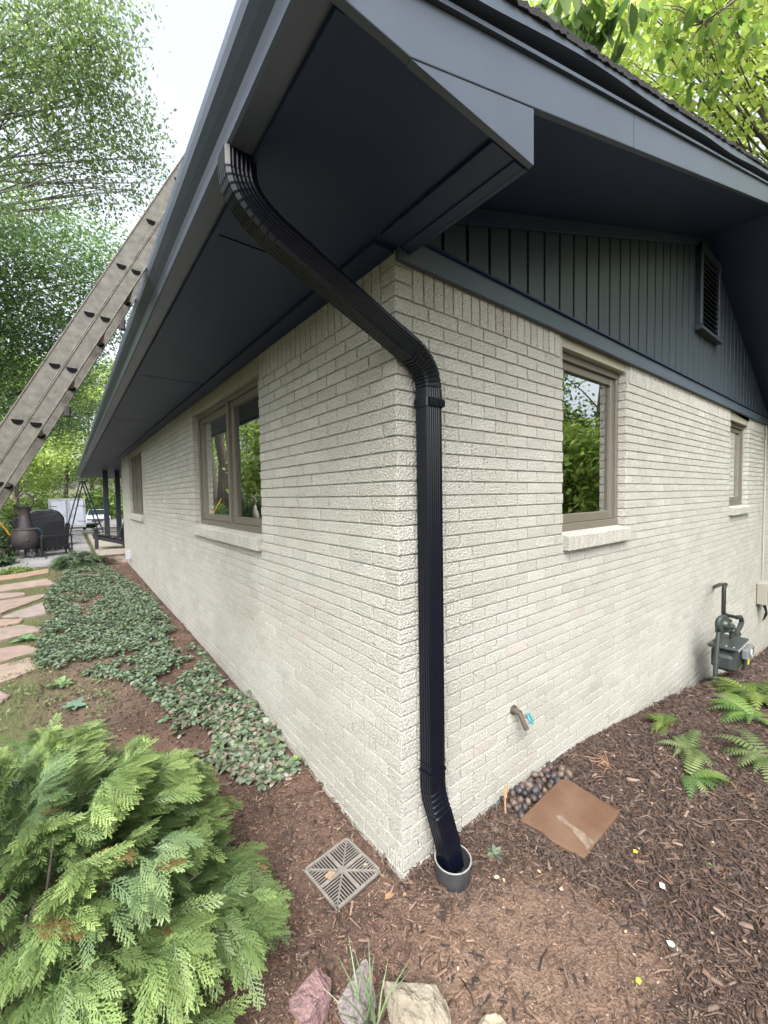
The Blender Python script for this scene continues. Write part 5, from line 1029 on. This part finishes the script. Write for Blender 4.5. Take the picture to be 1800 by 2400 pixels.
# garden trees to the left and in front (seen in the window panes)
spec2 = [(-4.5, 16.9, 14, 'thick dark trunk on the garden bank left of the patio', md, .38), (-5.2, 21.0, 15, 'second dark trunk behind the thick one on the bank', md, .32), (-6.2, 22.6, 15, 'slim trunk farthest back on the bank', md, .26), (-11, 5, 14, 'leafy tree at the top of the garden slope', lg_, .3), (-9, 0, 13, 'leafy tree behind the camera on the left', lg_, .3), (-6.8, 17.5, 7, 'low bushy tree above the patio', lg_, .15), (-4.3, 13.2, 3.4, 'leafy young tree on the bank beside the patio', lg_, .06)]
for i, (x, y, h, lab, cols, tr_) in enumerate(spec2):
    bl = []
    for k in range(12): a = rr.uniform(0, 6.28); q = rr.uniform(.45, 1) if i < 3 else rr.uniform(.12, 1); rad = h*.25; bl.append((x+math.cos(a)*rad*.8-1, y+math.sin(a)*rad*.8, h*(.1+.85*q)+float(gz(x, y)), h*.13))
    bl = [b_ for b_ in bl if not (b_[0] > -3.7)] or [(x-2, y, h*.8, 2)]
    blobtree('garden_tree', lab, bl, 9000, .2, cols, (x, y, float(gz(x, y))-.1), tr_, group='trees on the garden slope', seed=70+i)
spec3 = [(7.5, -7.5, 11, 'leafy tree across the lawn facing the gable wall', lg_), (12, -9, 13, 'second tree across the lawn facing the gable wall', md), (4.5, -11, 13, 'yellow green tree behind the camera', lg_), (16, -6, 13, 'leafy tree past the right end of the house', lg_), (9.5, -14, 15, 'tall tree farther across the lawn', md), (20, -12, 14, 'far tree beyond the lawn', lg_), (11.0, -4.6, 6, 'low dense leafy tree on the lawn facing the gable window', lg_), (14.5, -5.6, 7, 'second low dense tree past the gable window', md)]
for i, (x, y, h, lab, cols) in enumerate(spec3):
    bl = []
    for k in range(14): a = rr.uniform(0, 6.28); q = rr.uniform(.03, 1); rad = h*.27; bl.append((x+math.cos(a)*rad*.8, y+math.sin(a)*rad*.8, h*(.04+.85*q)-1, h*.12))
    blobtree('garden_tree', lab, bl, 10000, .2, cols, (x, y, float(gz(x, y))-.1), .25, group='trees facing the gable wall', seed=90+i)
# hill-side ground cover for the garden slope
N = 24000; x = -3.0-9*rng.random(N)**1.6; y = rng.uniform(1, 22, N); nn = fbm(x*.8, y*.8); k = nn > .40; x, y = x[k], y[k]; N = len(x)
V, Fc, Cc = leaves(N, np.stack([x, y, gz(x, y)+.05+.25*rng.random(N)*nn[k]], -1), rng.uniform(.08, .18, N), rng.normal(0, .45, N), pal([(.13, .22, .07), (.18, .29, .09), (.20, .30, .14)], N))
link('slope_ground_cover', fastmesh('slope_ground_cover', V, Fc, Cc), 'leaf', kind='stuff')
# undergrowth at the edge of the woods
N = 30000; x = rng.uniform(-22, 14, N); y = rng.uniform(43, 58, N); k = (y > 44) | (x < -5); x, y = x[k], y[k]; N = len(x)
top_ = 1.2+3.6*fbm(x*.35, y*.35)
V, Fc, Cc = leaves(N, np.stack([x, y, gz(x, y)+rng.random(N)*top_], -1), rng.uniform(.25, .5, N), rng.normal(.2, .5, N), pal([(.18, .28, .07), (.24, .34, .09), (.13, .21, .07)], N))
link('woodland_undergrowth', fastmesh('woodland_undergrowth', V, Fc, Cc), 'leaf', kind='stuff')
# bushes left of the patio
def bush(name, label, x, y, rx, ry, rz_, n, ls, cols, seed, z0=None, til=(0, .5)):
    g_ = np.random.default_rng(seed); z0 = float(gz(x, y)) if z0 is None else z0; t = thing(name, label, 'bush', (x, y, z0)); th = g_.uniform(0, 6.28, n); ph = np.arccos(g_.uniform(0, 1, n)); q = g_.uniform(.3, 1, n)**.5*(1+.15*np.sin(th*4+ph*5))
    loc = np.stack([np.sin(ph)*np.cos(th)*rx, np.sin(ph)*np.sin(th)*ry, np.cos(ph)*rz_], -1)*q[:, None]
    link('foliage', fastmesh('foliage', *leaves(n, loc, ls*g_.uniform(.6, 1.2, n), g_.normal(til[0], til[1], n), pal(cols, n))), 'leaf', t); mb = MB()
    for k in range(9): a = k*.7; mb.tube([(0, 0, -.02), (math.cos(a)*rx*.3, math.sin(a)*ry*.3, rz_*.4), (math.cos(a)*rx*.7, math.sin(a)*ry*.7, rz_*.7)], [.012, .008, .003], 5)
    mb.build('stems', 'bark', t); return t
bush('flowering_bush', 'feathery light green bush left of the chiminea', -2.95, 14.2, .62, .8, 1.35, 7000, .07, [(.20, .30, .12), (.26, .36, .16), (.17, .26, .12)], 3, .2)
bush('flowering_bush', 'mottled pinkish grey leaved bush low behind the chiminea', -3.05, 13.3, .50, .5, .85, 4500, .06, [(.36, .31, .29), (.30, .26, .25), (.16, .17, .12), (.44, .40, .38)], 4, .15)
bush('ground_juniper', 'low dark green spiky plant at the left edge by the patio', -2.85, 12.2, .6, .6, .42, 4500, .10, [(.08, .14, .07), (.11, .18, .09)], 5, .12)
bush('shade_plant', 'bright low plant at the left edge between patio and path', -2.15, 10.9, .35, .35, .12, 900, .05, [(.22, .32, .10), (.28, .36, .12)], 6)
# crane statue on the slope
zc = float(gz(-3.25, 11.0)); t = thing('crane_statue', 'pinkish metal crane statue on one thin leg in the garden slope', 'statue', (-3.25, 11.0, zc))
mb = MB(); mb.tube([(-.02, 0, .62), (.0, 0, .70), (.03, .0, .85), (.05, 0, 1.02), (.03, 0, 1.15)], [.03, .08, .10, .06, .02], 10); mb.tube([(.03, 0, 1.12), (.0, 0, 1.28), (.06, 0, 1.40), (.09, 0, 1.42)], [.02, .015, .022, .012], 8); mb.build('body', 'bird', t, smooth='all')
mb = MB(); mb.tube([(.0, 0, .7), (.01, 0, .35), (.03, .0, 0)], .012, 6); mb.tube([(.0, .03, .7), (-.05, .03, .42), (.02, .03, .45)], .01, 6); mb.build('leg', 'iron', t)
